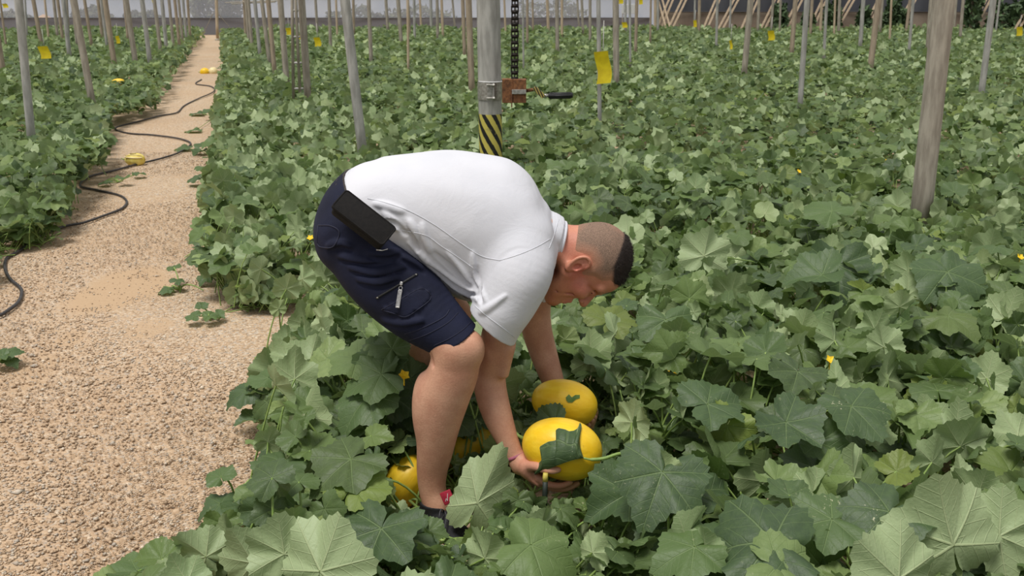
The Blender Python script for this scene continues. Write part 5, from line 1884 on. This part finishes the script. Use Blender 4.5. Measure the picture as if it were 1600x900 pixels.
    def cutter(g_, p0, p1, Y, keep, near=None):
        """cut along the line p0-p1 of the photo, away from the keep point; limited to a ball if near is given"""
        a, b, c = P(*p0, Y), P(*p1, Y), P(*keep, Y)
        n = unit(np.cross(b - a, WY))
        if (c - a) @ n > 0:
            n = -n
        X, Y_, Z = g_.block(g_.lo, g_.lo + g_.h * g_.n)[1]
        d = (X - a[0]) * n[0] + (Y_ - a[1]) * n[1] + (Z - a[2]) * n[2]
        if near is not None:
            cc, r_ = near
            far = np.sqrt((X - cc[0]) ** 2 + (Y_ - cc[1]) ** 2 + (Z - cc[2]) ** 2) > r_
            d = np.where(far, -1, d)
        g_.D = np.maximum(g_.D, d.astype(np.float32))
    cutter(s, (737, 485), (804, 538), 2.51, (800, 450), (P(758, 532, 2.52), 0.14))
    cutter(s, (800, 446), (870, 446), 2.90, (845, 400), (P(838, 500, 2.90), 0.115))
    cutter(s, (881, 347), (862, 404), 2.69, (700, 340), (P(884, 376, 2.69), 0.12))
    waist_cut(s, False, 0.004)
    V, F = s.mesh(2)
    t = NT('white jersey')
    ob = t.coord()
    c = t.mix(t.smooth(t.noise(ob, 3, 4), 0.35, 0.7), rgba((216, 216, 222)), rgba((205, 206, 213)))
    t_w = t.noise(ob, 420, 2)
    big = t.noise(ob, 11, 4, 0.6, dist=0.6)
    hgt = t.math('ADD', t.math('MULTIPLY', t_w, 0.10), t.math('MULTIPLY', big, 1.0))
    M['jersey'] = t.done(t.bsdf(c, 0.85, 0, t.bump(hgt, 0.30, 0.010), 0.2))
    simple('seam', (208, 209, 215), (200, 202, 208), 90, 0.85)
    sh_o = np_mesh('shirt', V - org, F, M['jersey'], man)

    def surface_tube(g_, pts, r, name, mat, parent, lift=0.0005, n=8, sub=8):
        fine = spline(np.array(pts, float), sub)
        w3 = [g_.hit(x, y, lift) for x, y in fine]
        w3 = [p for p in w3 if p is not None]
        if len(w3) < 3:
            return None
        w3 = np.array(w3)
        b = MB(org)
        b.tube(w3, r, n)
        return b.build(name, mat, parent, smooth=True)
    surface_tube(hit_shirt, [(574, 310), (600, 316), (640, 330), (680, 352), (720, 380), (752, 400), (781, 407)], 0.0009, 'seam', M['seam'], sh_o)
    surface_tube(hit_shirt, [(781, 407), (810, 398), (838, 386), (860, 373)], 0.0009, 'seam', M['seam'], sh_o)
    surface_tube(hit_shirt, [(628, 360), (665, 368), (690, 385), (720, 405), (748, 425)], 0.0009, 'seam', M['seam'], sh_o)
    surface_tube(hit_shirt, [(742, 478), (762, 495), (785, 512), (805, 528)], 0.0009, 'seam', M['seam'], sh_o)
    surface_tube(hit_shirt, [(873, 343), (869, 356), (864, 372), (858, 388)], 0.0009, 'seam', M['seam'], sh_o)
    surface_tube(hit_shirt, [(532, 296), (538, 280), (548, 265)], 0.0009, 'seam', M['seam'], sh_o)
    # collar ring
    cc = P(874, 376, 2.69)
    e1 = unit(P(881, 347, 2.69) - P(864, 404, 2.69))
    b = MB(org)
    n_ax = unit(np.cross(e1, WY))
    band = []
    for off, rad in ((-0.012, 1.06), (-0.004, 1.04), (0.004, 1.0)):
        ring = []
        for k in range(48):
            an = 2 * math.pi * k / 48
            ring.append(cc + n_ax * off * (1 if n_ax[0] > 0 else -1) + rad * (math.cos(an) * e1 * px_m(29, 2.69, 376) + math.sin(an) * WY * 0.074))
        band.append(ring)
    for i in (1,):
        b.tube(band[i] + [band[i][0]], 0.0058, 8, cap=False)
        b.tube(band[2] + [band[2][0]], 0.0050, 8, cap=False)
        b.tube(band[0] + [band[0][0]], 0.0050, 8, cap=False)
    b.build('collar', M['jersey'], sh_o, smooth=True)

    # ---------------- shorts
    z = Grid((-0.60, 2.38, 0.42), (0.02, 3.02, 1.0), 0.0032)
    z.loft([st(580, 302, 2.69, 0.160, 0.092), st(560, 326, 2.69, 0.170, 0.098), st(545, 352, 2.69, 0.172, 0.092), st(540, 372, 2.69, 0.165, 0.080)], WY, 0.0)
    waist_cut(z, True, 0.004)
    z.loft([st(552, 352, 2.605, .098, .100), st(590, 416, 2.575, .104, .108), st(648, 476, 2.535, .094, .097), st(711, 529, 2.492, .072, .066), st(745, 560, 2.47, .072, .064)], WY, 0.03, cap=0.5)
    z.loft([st(560, 360, 2.79, .095, .098), st(636, 424, 2.83, .088, .094), st(684, 462, 2.83, .076, .080), st(716, 492, 2.825, .072, .076)], WY, 0.03, cap=0.5)

    def zfold(pts, r=0.005, k=0.014, cut=False):
        w3 = [z.hit(x, y, -0.25 * r) for x, y in spline(np.array(pts, float), 7)]
        w3 = [p for p in w3 if p is not None]
        if len(w3) < 4:
            return
        sp = np.array(w3)
        for _ in range(3):
            sp[1:-1] = (sp[:-2] + 2 * sp[1:-1] + sp[2:]) / 4
        rr_ = r * np.sin(np.linspace(0.25, math.pi - 0.25, len(sp)))
        for p, q, ra, rb in zip(sp[:-1], sp[1:], rr_[:-1], rr_[1:]):
            z.cyl(p, q, max(ra, 0.001), max(rb, 0.001), k, 'cut' if cut else 'union')
    for pts in ([(530, 400), (570, 408), (612, 402)], [(548, 418), (590, 428), (640, 412)], [(560, 436), (592, 442), (622, 432)], [(622, 398), (640, 408), (660, 420)], [(575, 395), (600, 398), (625, 392)], [(600, 500), (630, 505), (660, 500)], [(512, 385), (530, 380), (548, 385)]):
        zfold(pts, 0.005)
        zfold([(x + 2, y + 8) for x, y in pts], 0.003, 0.01, True)
    # cargo pocket flap, raised panel
    fl = [(596, 484), (622, 470), (656, 451), (671, 458), (672, 468), (655, 482), (634, 495), (616, 490)]
    zh0 = Grid(z.lo, z.lo + z.h * (z.n - 1), z.h)
    zh0.n, zh0.D = z.n, z.D.copy()
    for x in np.arange(598, 672, 5):
        for y in np.arange(452, 496, 5):
            if in_poly(np.array([x]), np.array([y]), np.array(fl, float))[0]:
                p = zh0.hit(x, y)
                if p is not None:
                    z.ball(p, 0.0065, 0.004)
    z.D = z.D + 0
    hit_sh = Grid(z.lo, z.lo + z.h * (z.n - 1), z.h)
    hit_sh.n, hit_sh.D = z.n, z.D.copy()
    z.D = np.maximum(z.D, -(z.D + 0.0075))
    cutter(z, (679, 549), (744, 509), 2.49, (600, 440), (P(735, 555, 2.48), 0.125))
    cutter(z, (660, 500), (722, 448), 2.83, (600, 400), (P(712, 490, 2.83), 0.10))
    V, F = z.mesh(2)
    t = NT('navy twill')
    ob = t.coord()
    n_ = t.noise(ob, 7, 4)
    c = t.mix(t.smooth(n_, 0.35, 0.7), rgba((31, 35, 58)), rgba((23, 26, 44)))
    wv = t.noise(ob, 900, 1)
    M['twill'] = t.done(t.bsdf(c, 0.8, 0, t.bump(t.math('ADD', t.math('MULTIPLY', wv, 0.2), t.noise(ob, 22, 4, 0.6, dist=0.5)), 0.35, 0.007), 0.25))
    so = np_mesh('shorts', V - org, F, M['twill'], man)
    surface_tube(hit_sh, fl + fl[:1], 0.0013, 'pocket_stitching', M['stitch'], so)
    surface_tube(hit_sh, [(632, 522), (652, 516), (678, 504), (695, 494), (702, 484)], 0.0013, 'pocket_stitching', M['stitch'], so)
    surface_tube(hit_sh, [(640, 532), (668, 522), (700, 504), (716, 488)], 0.0011, 'pocket_stitching', M['stitch'], so)
    surface_tube(hit_sh, [(678, 540), (700, 530), (722, 516), (736, 503)], 0.0010, 'hem_stitching', M['stitch'], so)
    # back pocket flap
    bp = [(497, 352), (517, 353), (530, 363), (522, 384), (508, 387), (496, 381)]
    surface_tube(hit_sh, bp + bp[:1], 0.0018, 'back_pocket_flap', M['stitch'], so)
    # zip
    zp = surface_tube(hit_sh, [(588, 466), (610, 453), (630, 441), (652, 428)], 0.0032, 'zipper', M['black rubber'], so, 0.001)
    e0, e1_ = hit_sh.hit(590, 465, 0.003), hit_sh.hit(650, 429, 0.003)
    for e_ in (e0, e1_):
        b = MB(org); b.box(e_, (0.005, 0.004, 0.004), bev=0.001); b.build('end_stop', M['zip chrome'], zp)
    a_, b_ = hit_sh.hit(627, 443, 0.006), hit_sh.hit(621, 481, 0.008)
    dn = unit(b_ - a_); sd_ = unit(np.cross(dn, FWD)); nn = np.cross(sd_, dn)
    b = MB(org)
    b.box(a_, (0.008, 0.006, 0.010), [sd_, nn, dn], 0.002)
    ring = [a_ + dn * 0.012 + 0.0045 * (math.cos(q_) * sd_ + math.sin(q_) * dn) for q_ in np.linspace(0, 2 * math.pi, 15)]
    b.tube(ring, 0.0012, 6, cap=False)
    cpt = a_ + dn * 0.040
    L_ = 0.044
    for sgn in (-1, 1):
        b.box(cpt + sd_ * sgn * 0.0042, (0.0022, 0.003, L_), [sd_, nn, dn], 0.0008)
    b.box(cpt + dn * L_ / 2, (0.0105, 0.003, 0.003), [sd_, nn, dn], 0.0008)
    b.box(cpt - dn * L_ / 2, (0.0085, 0.003, 0.004), [sd_, nn, dn], 0.0008)
    b.box(cpt + nn * 0.0004, (0.0064, 0.0016, L_ * 0.96), [sd_, nn, dn], 0.0004)
    b.build('zip_pull', M['zip chrome'], zp)

    # ---------------- belt
    wc = (WB + WF) / 2
    e1 = unit(WB - WF)
    hw_ = np.linalg.norm(WB - WF) / 2 * 1.11
    e2 = np.cross(w_n, e1)
    nb_ = w_n
    va, fa = [], []
    NB = 56
    hw_ = px_m(48, 2.69, 300)
    for off, gap in ((0.006, 0.0045), (-0.022, 0.0045), (-0.022, 0.0005), (0.006, 0.0005)):
        for k in range(NB):
            an = 2 * math.pi * k / NB
            dr = unit(math.cos(an) * e1 * hw_ + math.sin(an) * e2 * 0.17)
            c_ = wc + nb_ * off
            tt_ = np.arange(0.03, 0.26, 0.0015)
            sd_ = np.array([hit_sh.sample(wc - nb_ * (0.010 if off > 0 else 0.020) + dr * q_) for q_ in tt_])
            ins_ = np.nonzero(sd_ < 0)[0]
            rad_ = tt_[ins_[-1]] if len(ins_) else 0.15
            re_ = 1 / math.sqrt((math.cos(an) / hw_) ** 2 + (math.sin(an) / 0.17) ** 2)
            va.append(c_ + dr * (min(rad_, 1.04 * re_ if math.cos(an) < 0.35 else 0.2) + gap) - org)
    va = np.array(va).reshape(4, NB, 3)
    for _ in range(3):
        va = (np.roll(va, 1, 1) + 2 * va + np.roll(va, -1, 1)) / 4
    va = list(va.reshape(-1, 3))
    for i in range(4):
        for k in range(NB):
            j = (i + 1) % 4
            fa.append((i * NB + k, i * NB + (k + 1) % NB, j * NB + (k + 1) % NB, j * NB + k))
    mesh_obj('belt', va, fa, M['belt leather'], man)

    # ---------------- belt pouch
    Yp = 2.452
    c_a, c_b, c_c, c_d = P(541.6, 296, Yp + 0.01), P(623, 356, Yp - 0.01), P(591, 385, Yp - 0.03), P(519, 326, Yp - 0.01)
    ctr = (c_a + c_b + c_c + c_d) / 4
    l_ax = unit(c_b - c_a + c_c - c_d)
    m_ax = unit((c_d - c_a) + (c_c - c_b))
    m_ax = unit(m_ax - l_ax * (m_ax @ l_ax))
    m_ax = unit(m_ax + np.array([0, -0.42, 0]))
    m_ax = unit(m_ax - l_ax * (m_ax @ l_ax))
    n_ax = np.cross(l_ax, m_ax)
    if n_ax @ FWD > 0:
        n_ax = -n_ax
    Lp = np.linalg.norm(c_b - c_a) * 1.0
    Wp = np.linalg.norm(c_d - c_a) * 1.05
    pr = empty('belt_pouch', ctr, 'black zipped phone pouch worn on the man\'s belt at his hip', 'pouch')
    b = MB(ctr); b.box(ctr - n_ax * 0.024, (Lp * 0.97, Wp * 0.97, 0.044), [l_ax, m_ax, n_ax], 0.010); b.build('case', M['pouch cloth'], pr, True)
    b = MB(ctr); b.box(ctr + n_ax * 0.000, (Lp, Wp, 0.012), [l_ax, m_ax, n_ax], 0.005); fo = b.build('flap', M['pouch cloth'], pr, True)
    b = MB(ctr)
    rim = []
    for sx, sy in ((-1, -1), (1, -1), (1, 1), (-1, 1)):
        for q_ in range(5):
            an = math.atan2(sy, sx) + (q_ - 2) * 0.35
            rim.append(ctr + n_ax * 0.005 + l_ax * (sx * (Lp / 2 - 0.010) + 0.008 * math.cos(an)) + m_ax * (sy * (Wp / 2 - 0.010) + 0.008 * math.sin(an)))
    b.tube(rim + rim[:1], 0.0022, 8, cap=False)
    b.build('piping', M['pouch cloth'], fo, True)
    b = MB(ctr); b.tube([P(588, 390.5, Yp - 0.035), P(597, 391.5, Yp - 0.035), P(606, 389, Yp - 0.03)], 0.0013, 6); b.build('zip_pull', M['zip chrome'], pr, True)
    b = MB(ctr); b.box(ctr - n_ax * 0.052 - m_ax * 0.012, (0.05, 0.03, 0.014), [l_ax, m_ax, n_ax], 0.004); b.build('belt_loop', M['pouch cloth'], pr)

    # ---------------- wristband
    wv_ = P(805, 714, 2.499)
    ax_ = unit(P(815, 727, 2.487) - P(793, 688, 2.515))
    w2 = unit(WY - ax_ * (WY @ ax_)); v2 = np.cross(ax_, w2)
    va, fa = [], []
    prof = [(0.0048, 0.0008), (0.0048, 0.0026), (-0.0048, 0.0026), (-0.0048, 0.0008)]
    for off, dr in prof:
        for k in range(40):
            an = 2 * math.pi * k / 40
            va.append(wv_ + ax_ * (off + 0.004 * math.sin(an)) + (0.0215 + dr) * math.cos(an) * w2 + (0.0268 + dr) * math.sin(an) * v2 - org)
    for i in range(4):
        for k in range(40):
            j = (i + 1) % 4
            fa.append((i * 40 + k, i * 40 + (k + 1) % 40, j * 40 + (k + 1) % 40, j * 40 + k))
    o = mesh_obj('wristband', va, fa, M['wristband'], man)
    o['label'] = 'pink wristband'

    # ---------------- shoes
    def shoe(ankle, direc, pitch, label=None):
        """running shoe with its ankle opening round the ankle point"""
        d = unit(direc)
        sdv = unit(np.cross(d, [0, 0, 1.0]))
        up = np.cross(sdv, d)
        d2 = unit(d * math.cos(pitch) - up * math.sin(pitch)); u2 = np.cross(sdv, d2)
        o0 = np.asarray(ankle, float)
        L = lambda f, u, s_=0.0: o0 + d2 * f + u2 * u + sdv * s_
        e = Grid(o0 - 0.27, o0 + 0.27, 0.0034)
        e.loft([[*L(-0.045, -0.060), 0.032, 0.030], [*L(0.0, -0.056), 0.036, 0.036], [*L(0.07, -0.060), 0.041, 0.032], [*L(0.14, -0.068), 0.046, 0.026], [*L(0.19, -0.073), 0.036, 0.019]], sdv, 0.0)
        e.loft([[*L(-0.022, -0.040), 0.038, 0.042], [*L(-0.012, -0.006), 0.041, 0.044], [*L(-0.010, 0.010), 0.042, 0.046]], sdv, 0.02)
        e.loft([[*L(0.02, -0.030), 0.030, 0.026], [*L(0.10, -0.052), 0.034, 0.026]], sdv, 0.02)
        p = L(-0.01, 0.010)
        X, Y, Z = e.block(e.lo, e.lo + e.h * e.n)[1]
        dd = (X - p[0]) * u2[0] + (Y - p[1]) * u2[1] + (Z - p[2]) * u2[2]
        e.D = np.maximum(e.D, dd.astype(np.float32))
        e.loft([[*L(-0.012, -0.05), 0.033, 0.036], [*L(-0.010, 0.03), 0.036, 0.040]], sdv, 0.004, op='cut')
        p = L(0, -0.088)
        dd = -((X - p[0]) * u2[0] + (Y - p[1]) * u2[1] + (Z - p[2]) * u2[2])
        e.D = np.maximum(e.D, dd.astype(np.float32))
        V, F = e.mesh(2)
        so_ = np_mesh('shoe', V - org, F, M['shoe upper'], man)
        b = MB(org)
        prof = [(-0.078, 0.026), (-0.055, 0.035), (0.0, 0.038), (0.07, 0.043), (0.14, 0.048), (0.19, 0.040), (0.213, 0.020)]
        vv, ff = [], []
        side = [L(f, 0, w_) for f, w_ in prof] + [L(f, 0, -w_) for f, w_ in prof[::-1]]
        n_ = len(side)
        for dz in (-0.100, -0.080):
            vv += [q_ + u2 * dz for q_ in side]
        ff = [tuple(range(n_))[::-1], tuple(range(n_, 2 * n_))] + [(k, (k + 1) % n_, n_ + (k + 1) % n_, n_ + k) for k in range(n_)]
        b.add(vv, ff).build('sole', M['shoe sole'], so_)
        b = MB(org)
        for k in range(5):
            f = 0.035 + k * 0.020
            z_ = -0.008 - k * 0.0068
            b.tube([L(f, z_ - 0.012, -0.026), L(f + 0.006, z_ + 0.004, 0), L(f + 0.012, z_ - 0.012, 0.026)], 0.0028, 6)
            b.tube([L(f, z_ - 0.012, 0.026), L(f + 0.006, z_ + 0.005, 0), L(f + 0.012, z_ - 0.012, -0.026)], 0.0028, 6)
        for s_ in (-1, 1):
            lp = [L(0.035, -0.002, 0), L(0.045, 0.014, s_ * 0.02), L(0.06, 0.006, s_ * 0.036), L(0.055, -0.012, s_ * 0.026), L(0.036, -0.004, 0)]
            b.tube(spline(lp, 4), 0.0022, 6)
            b.tube(spline([L(0.035, -0.002, 0), L(0.07, 0.004, s_ * 0.02), L(0.09, -0.02, s_ * 0.042)], 4), 0.0022, 6)
        b.build('laces', M['lace'], so_, True)
        return so_, L, (d2, u2, sdv)
    ank = P(683, 789, 2.482)
    so_, L, (d2, u2, sdv) = shoe(ank, G(738, 838, 0.0) - G(680, 800, 0.0), 0.05)
    tg = P(699, 777, 2.432)
    tdir = unit(P(706, 768, 2.43) - P(688, 776, 2.44)); tup = unit(P(700, 765, 2.432) - P(706, 790, 2.418))
    tup = unit(tup - tdir * (tup @ tdir)); tn = np.cross(tdir, tup)
    tn = tn if tn @ FWD < 0 else -tn
    b = MB(org); b.box(tg, (0.034, 0.036, 0.007), [tdir, tup, tn], 0.002)
    tgo = b.build('tongue_tag', M['red tag'], so_, True)
    b = MB(org)
    mk = [(-0.008, -0.008), (-0.003, -0.002), (-0.001, -0.009), (0.003, 0.000), (0.005, 0.004), (0.008, 0.009)]
    b.tube([tg + tn * 0.004 + tdir * x + tup * y for x, y in mk], 0.0011, 5)
    b.build('tag_mark', M['white line'], tgo)
    shoe(P(572, 655, 2.90), (0.9, -0.25, 0), 0.45)
    return man


if WITH_MAN:
    build_man()
# ------------------------------------------------------------------ melons
def melon_material():
    t = NT('yellow rind')
    ob = t.coord()
    mp = t.n('ShaderNodeMapping')
    mp.inputs['Scale'].default_value = (0.25, 1, 1)
    t.l(ob, mp.inputs[0])
    streak = t.noise(mp.outputs[0], 40, 4, 0.6)
    blot = t.smooth(t.noise(ob, 9, 3), 0.35, 0.7)
    c = t.mix(t.smooth(streak, 0.35, 0.7), rgba((236, 192, 34)), rgba((244, 208, 56)))
    c = t.mix(t.math('MULTIPLY', blot, 0.45), c, rgba((228, 176, 24)))
    fle = t.smooth(t.noise(ob, 110, 2), 0.70, 0.76)
    c = t.mix(t.math('MULTIPLY', fle, 0.35), c, rgba((170, 130, 50)))
    s = t.n('ShaderNodeSeparateXYZ')
    t.l(ob, s.inputs[0])
    return t.done(t.bsdf(c, 0.42, 0, t.bump(t.math('ADD', streak, t.math('MULTIPLY', t.noise(ob, 25, 3), 1.2)), 0.35, 0.004), 0.4))


M['rind'] = melon_material()
simple('pale rind', (236, 220, 128), (218, 194, 84), 20, 0.5)
simple('melon flesh', (240, 226, 178), (226, 206, 150), 30, 0.5)
simple('rind scar', (150, 126, 74), (120, 100, 60), 90, 0.8)


def melon(c, axis, length, radius, label, name='melon', mat='rind', stem=True, seed=0, group=None):
    c = np.asarray(c, float)
    ax = unit(axis)
    up = unit(np.cross(ax, np.cross([0, 0, 1.0], ax)))
    sd = np.cross(up, ax)
    r = np.random.default_rng(seed)
    root = empty(name, c, label, 'melon', group)
    v, f = [], []
    nu, nv = 44, 30
    p1 = r.uniform(0, 6)
    for j in range(nv + 1):
        t = math.pi * j / nv
        x = -math.cos(t)
        prof = math.sin(t) ** 0.92 * (1 + 0.05 * x)
        for k in range(nu):
            a = 2 * math.pi * k / nu
            rr = radius * prof * (1 + 0.010 * math.sin(5 * a + p1) + 0.006 * math.sin(11 * a + p1 * 2))
            v.append((x * length / 2, rr * math.cos(a), rr * math.sin(a)))
    for j in range(nv):
        for k in range(nu):
            f.append((j * nu + k, j * nu + (k + 1) % nu, (j + 1) * nu + (k + 1) % nu, (j + 1) * nu + k))
    # local frame: x along the melon
    Rm = Matrix((tuple(ax), tuple(sd), tuple(up))).transposed().to_4x4()
    root.matrix_world = Matrix.Translation(tuple(c)) @ Rm
    root['half'], root['rad'] = length / 2, radius
    mesh_obj('rind', v, f, M[mat], root)
    b = MB(); b.tube([(length / 2 - 0.003, 0, 0), (length / 2 + 0.002, 0, 0), (length / 2 + 0.003, 0, 0)], [0.008, 0.006, 0.003], 12)
    b.build('blossom_scar', M['rind scar'], root, True)
    if stem:
        b = MB(); b.tube([(-length / 2 + 0.002, 0, 0), (-length / 2 - 0.015, 0.002, 0.004), (-length / 2 - 0.03, 0.006, 0.012)], [0.006, 0.0045, 0.004], 8)
        b.build('stalk', M['petiole'], root, True)
    return root


melon(P(878, 701, 2.475), (0.93, -0.30, -0.12), 0.222, 0.0835, 'lower yellow melon, held from below in the man\'s near hand', seed=1)
m1 = melon(P(882, 630, 2.685), (0.97, -0.08, -0.20), 0.194, 0.069, 'upper yellow melon with a torn bit of leaf on its rind, behind the lower one', seed=2)
melon(P(633, 755, 2.62), (0.6, 0.3, 0.7), 0.18, 0.062, 'yellow melon lying in the leaves left of the man\'s ankle', seed=3)
melon(P(727, 699, 2.79), (0.9, 0.3, 0.0), 0.19, 0.072, 'yellow melon lying among leaves between the man\'s shin and forearm', seed=4)
melon(P(972, 766, 2.62), (0.5, 0.85, 0.0), 0.16, 0.055, 'yellow melon mostly under leaves, lower right of the held melons', seed=5)
melon(P(1046, 600, 3.15), (0.8, 0.6, 0.0), 0.17, 0.065, 'yellow melon deep under leaves right of the man', seed=6)
pm = melon(P(211, 249.5, G(211, 258)[1]), (0.97, 0.05, 0.0), 0.168, 0.057, 'split pale yellow melon lying on the gravel path', mat='pale rind', seed=7)
b = MB()
b.tube(spline([(-0.07, -0.040, 0.028), (-0.02, -0.052, 0.024), (0.03, -0.052, 0.022), (0.07, -0.036, 0.022)], 5), [0.006] * 16, 6)
b.tube(spline([(-0.07, -0.026, 0.040), (-0.02, -0.036, 0.046), (0.03, -0.036, 0.046), (0.065, -0.026, 0.036)], 5), [0.003] * 16, 6)
b.build('split', M['melon flesh'], pm, True)
b = MB()
b.tube(spline([(-0.03, -0.020, 0.0545), (-0.005, -0.024, 0.0535), (0.02, -0.018, 0.0555)], 5), 0.004, 6)
b.build('crack', M['rind scar'], pm, True)
fy = G(320, 115)[1]
melon(P(320, 113, fy), (1, 0.3, 0), 0.16, 0.075, 'small yellow melon far down the path, left of the two', seed=8)
fm = melon(P(333, 112, fy), (0.7, 0.7, 0), 0.15, 0.075, 'whitish half-eaten melon far down the path, right of the two', mat='melon flesh', seed=9)
melon(P(185, 129, G(185, 132, 0.25)[1]), (1, 0.1, 0), 0.17, 0.05, 'yellow melon showing among the leaves of the left bed', seed=10)

# torn leaf bit on the upper melon
C1 = np.array(m1.location)
bits = [(884, 621), (889, 616), (893, 621), (899, 617), (906, 617), (906, 622), (900, 624), (894, 629), (888, 629), (885, 626)]


def on_melon(px, py, root, lift=0.001):
    """sight line to the rind of a melon (as an ellipsoid), lifted a little"""
    d = unit(ray(px, py))
    m4 = np.array(root.matrix_world)
    R3, c_ = m4[:3, :3], m4[:3, 3]
    ab = np.array([root['half'], root['rad'], root['rad']]) * 1.01 + lift
    o_, q_ = (R3.T @ (CAMP - c_)) / ab, (R3.T @ d) / ab
    A_, B_, C_ = q_ @ q_, o_ @ q_, o_ @ o_ - 1
    disc = B_ * B_ - A_ * C_
    if disc < 0:
        return None
    return CAMP + d * ((-B_ - math.sqrt(disc)) / A_)


bpy.context.view_layer.update()
pts = [on_melon(x, y, m1) for x, y in bits]
pts2 = [on_melon(x, y, m1, 0.003) for x, y in bits]
if all(p is not None for p in pts):
    b = MB(pts[0])
    n = len(pts)
    cA, cB = np.mean(pts, 0), np.mean(pts2, 0)
    b.add(pts + pts2 + [cA + (0, -0.001, 0), cB + (0, -0.003, 0.001)], [(k, (k + 1) % n, n + (k + 1) % n, n + k) for k in range(n)] + [(n + k, n + (k + 1) % n, 2 * n + 1) for k in range(n)] + [((k + 1) % n, k, 2 * n) for k in range(n)])
    simple('leaf scrap', (92, 122, 44), (74, 104, 36), 60, 0.6)
    o = b.build('leaf_scrap', M['leaf scrap'], None, False, tuple(pts[0]))
    tag(o, 'small torn scrap of green leaf stuck on the upper melon', 'leaf scrap')

# cut stalk before the near hand
o = empty('cut_stalk', P(852, 765, 2.37), 'short dark upright stalk with a pale cut end before the near hand', 'stalk')
b = MB(o.location); b.tube([P(851, 790, 2.36), P(851.5, 768, 2.37), P(852, 751, 2.375)], [0.0075, 0.0072, 0.0074], 10); b.build('stem', M['dark handle'], o, True)
b = MB(o.location); b.tube([P(852, 752, 2.375), P(852, 745, 2.377), P(852.5, 739, 2.379)], [0.0078, 0.0074, 0.0066], 10); b.build('cut_end', M['cut stem'], o, True)

# half-folded leaf draped over the lower melon
ml = [o_ for o_ in COL.objects if o_.get('label', '').startswith('lower yellow melon')][0]
mid_ = spline([(912, 716), (895, 719), (872, 727), (852, 735), (836, 742)], 6)
edge_ = np.array([(912, 716), (907, 700), (906, 684), (909, 664), (906, 660), (903, 669), (897, 673), (889, 674), (883, 671), (873, 669), (868, 672), (873, 685), (866, 689), (857, 690), (843, 698), (844, 706), (848, 717), (839, 727), (834, 738), (836, 742)], float)
el_ = np.concatenate([[0], np.cumsum(np.hypot(*np.diff(edge_, axis=0).T))])
ns = 60
tt = np.linspace(0, el_[-1], ns)
ed = np.column_stack([np.interp(tt, el_, edge_[:, 0]), np.interp(tt, el_, edge_[:, 1])])
mi = np.column_stack([np.interp(np.linspace(0, 1, ns), np.linspace(0, 1, len(mid_)), mid_[:, k]) for k in (0, 1)])
nvv = 9
LV, LU = [], []
for layer in (0, 1):
    for i in range(ns):
        for j in range(nvv):
            v = j / (nvv - 1)
            p2 = mi[i] * (1 - v) + ed[i] * v
            lift = 0.006 + 0.016 * math.sin(math.pi * min(1, 0.25 + 0.75 * v)) + 0.003 * math.sin(i * 0.55) * v
            p = on_melon(p2[0], p2[1], ml, lift)
            if p is None:
                p = P(p2[0], p2[1], 2.40)
            LV.append(p + np.array([0, 0.0012 * layer, 0]))
            LU.append((0.5 + 0.36 * (i / ns) * (1 - 0.4 * v), 0.5 + 0.26 * v))
LV = np.array(LV)
org_ = G(985, 770)
LF = []
for i in range(ns - 1):
    for j in range(nvv - 1):
        a = i * nvv + j
        LF.append((a, a + 1, a + nvv + 1, a + nvv))
        LF.append(tuple(ns * nvv + q for q in (a, a + nvv, a + nvv + 1, a + 1)))
lp = empty('melon_plant', org_, 'melon plant whose half-folded dark leaf lies over the lower held melon', 'melon plant')
np_mesh('foliage', LV - org_, np.array(LF), M['leaf'], lp, uv=np.array(LU), attr={'lv': np.tile([[0.22, 0.0, 0.5]], (len(LV), 1))})
j0 = on_melon(912, 716, ml, 0.008)
b = MB(org_)
b.tube(spline([j0, P(925, 718, 2.385), P(945, 716, 2.38), P(972, 709, 2.39), P(985, 725, 2.42), P(988, 760, 2.46)], 6), [0.0030] * 6 + [0.0048] * 25, 8)
b.tube(spline([P(985, 725, 2.42), P(1000, 735, 2.43), P(1010, 760, 2.45)], 6), 0.004, 8)
b.build('petiole', M['petiole'], lp, True)
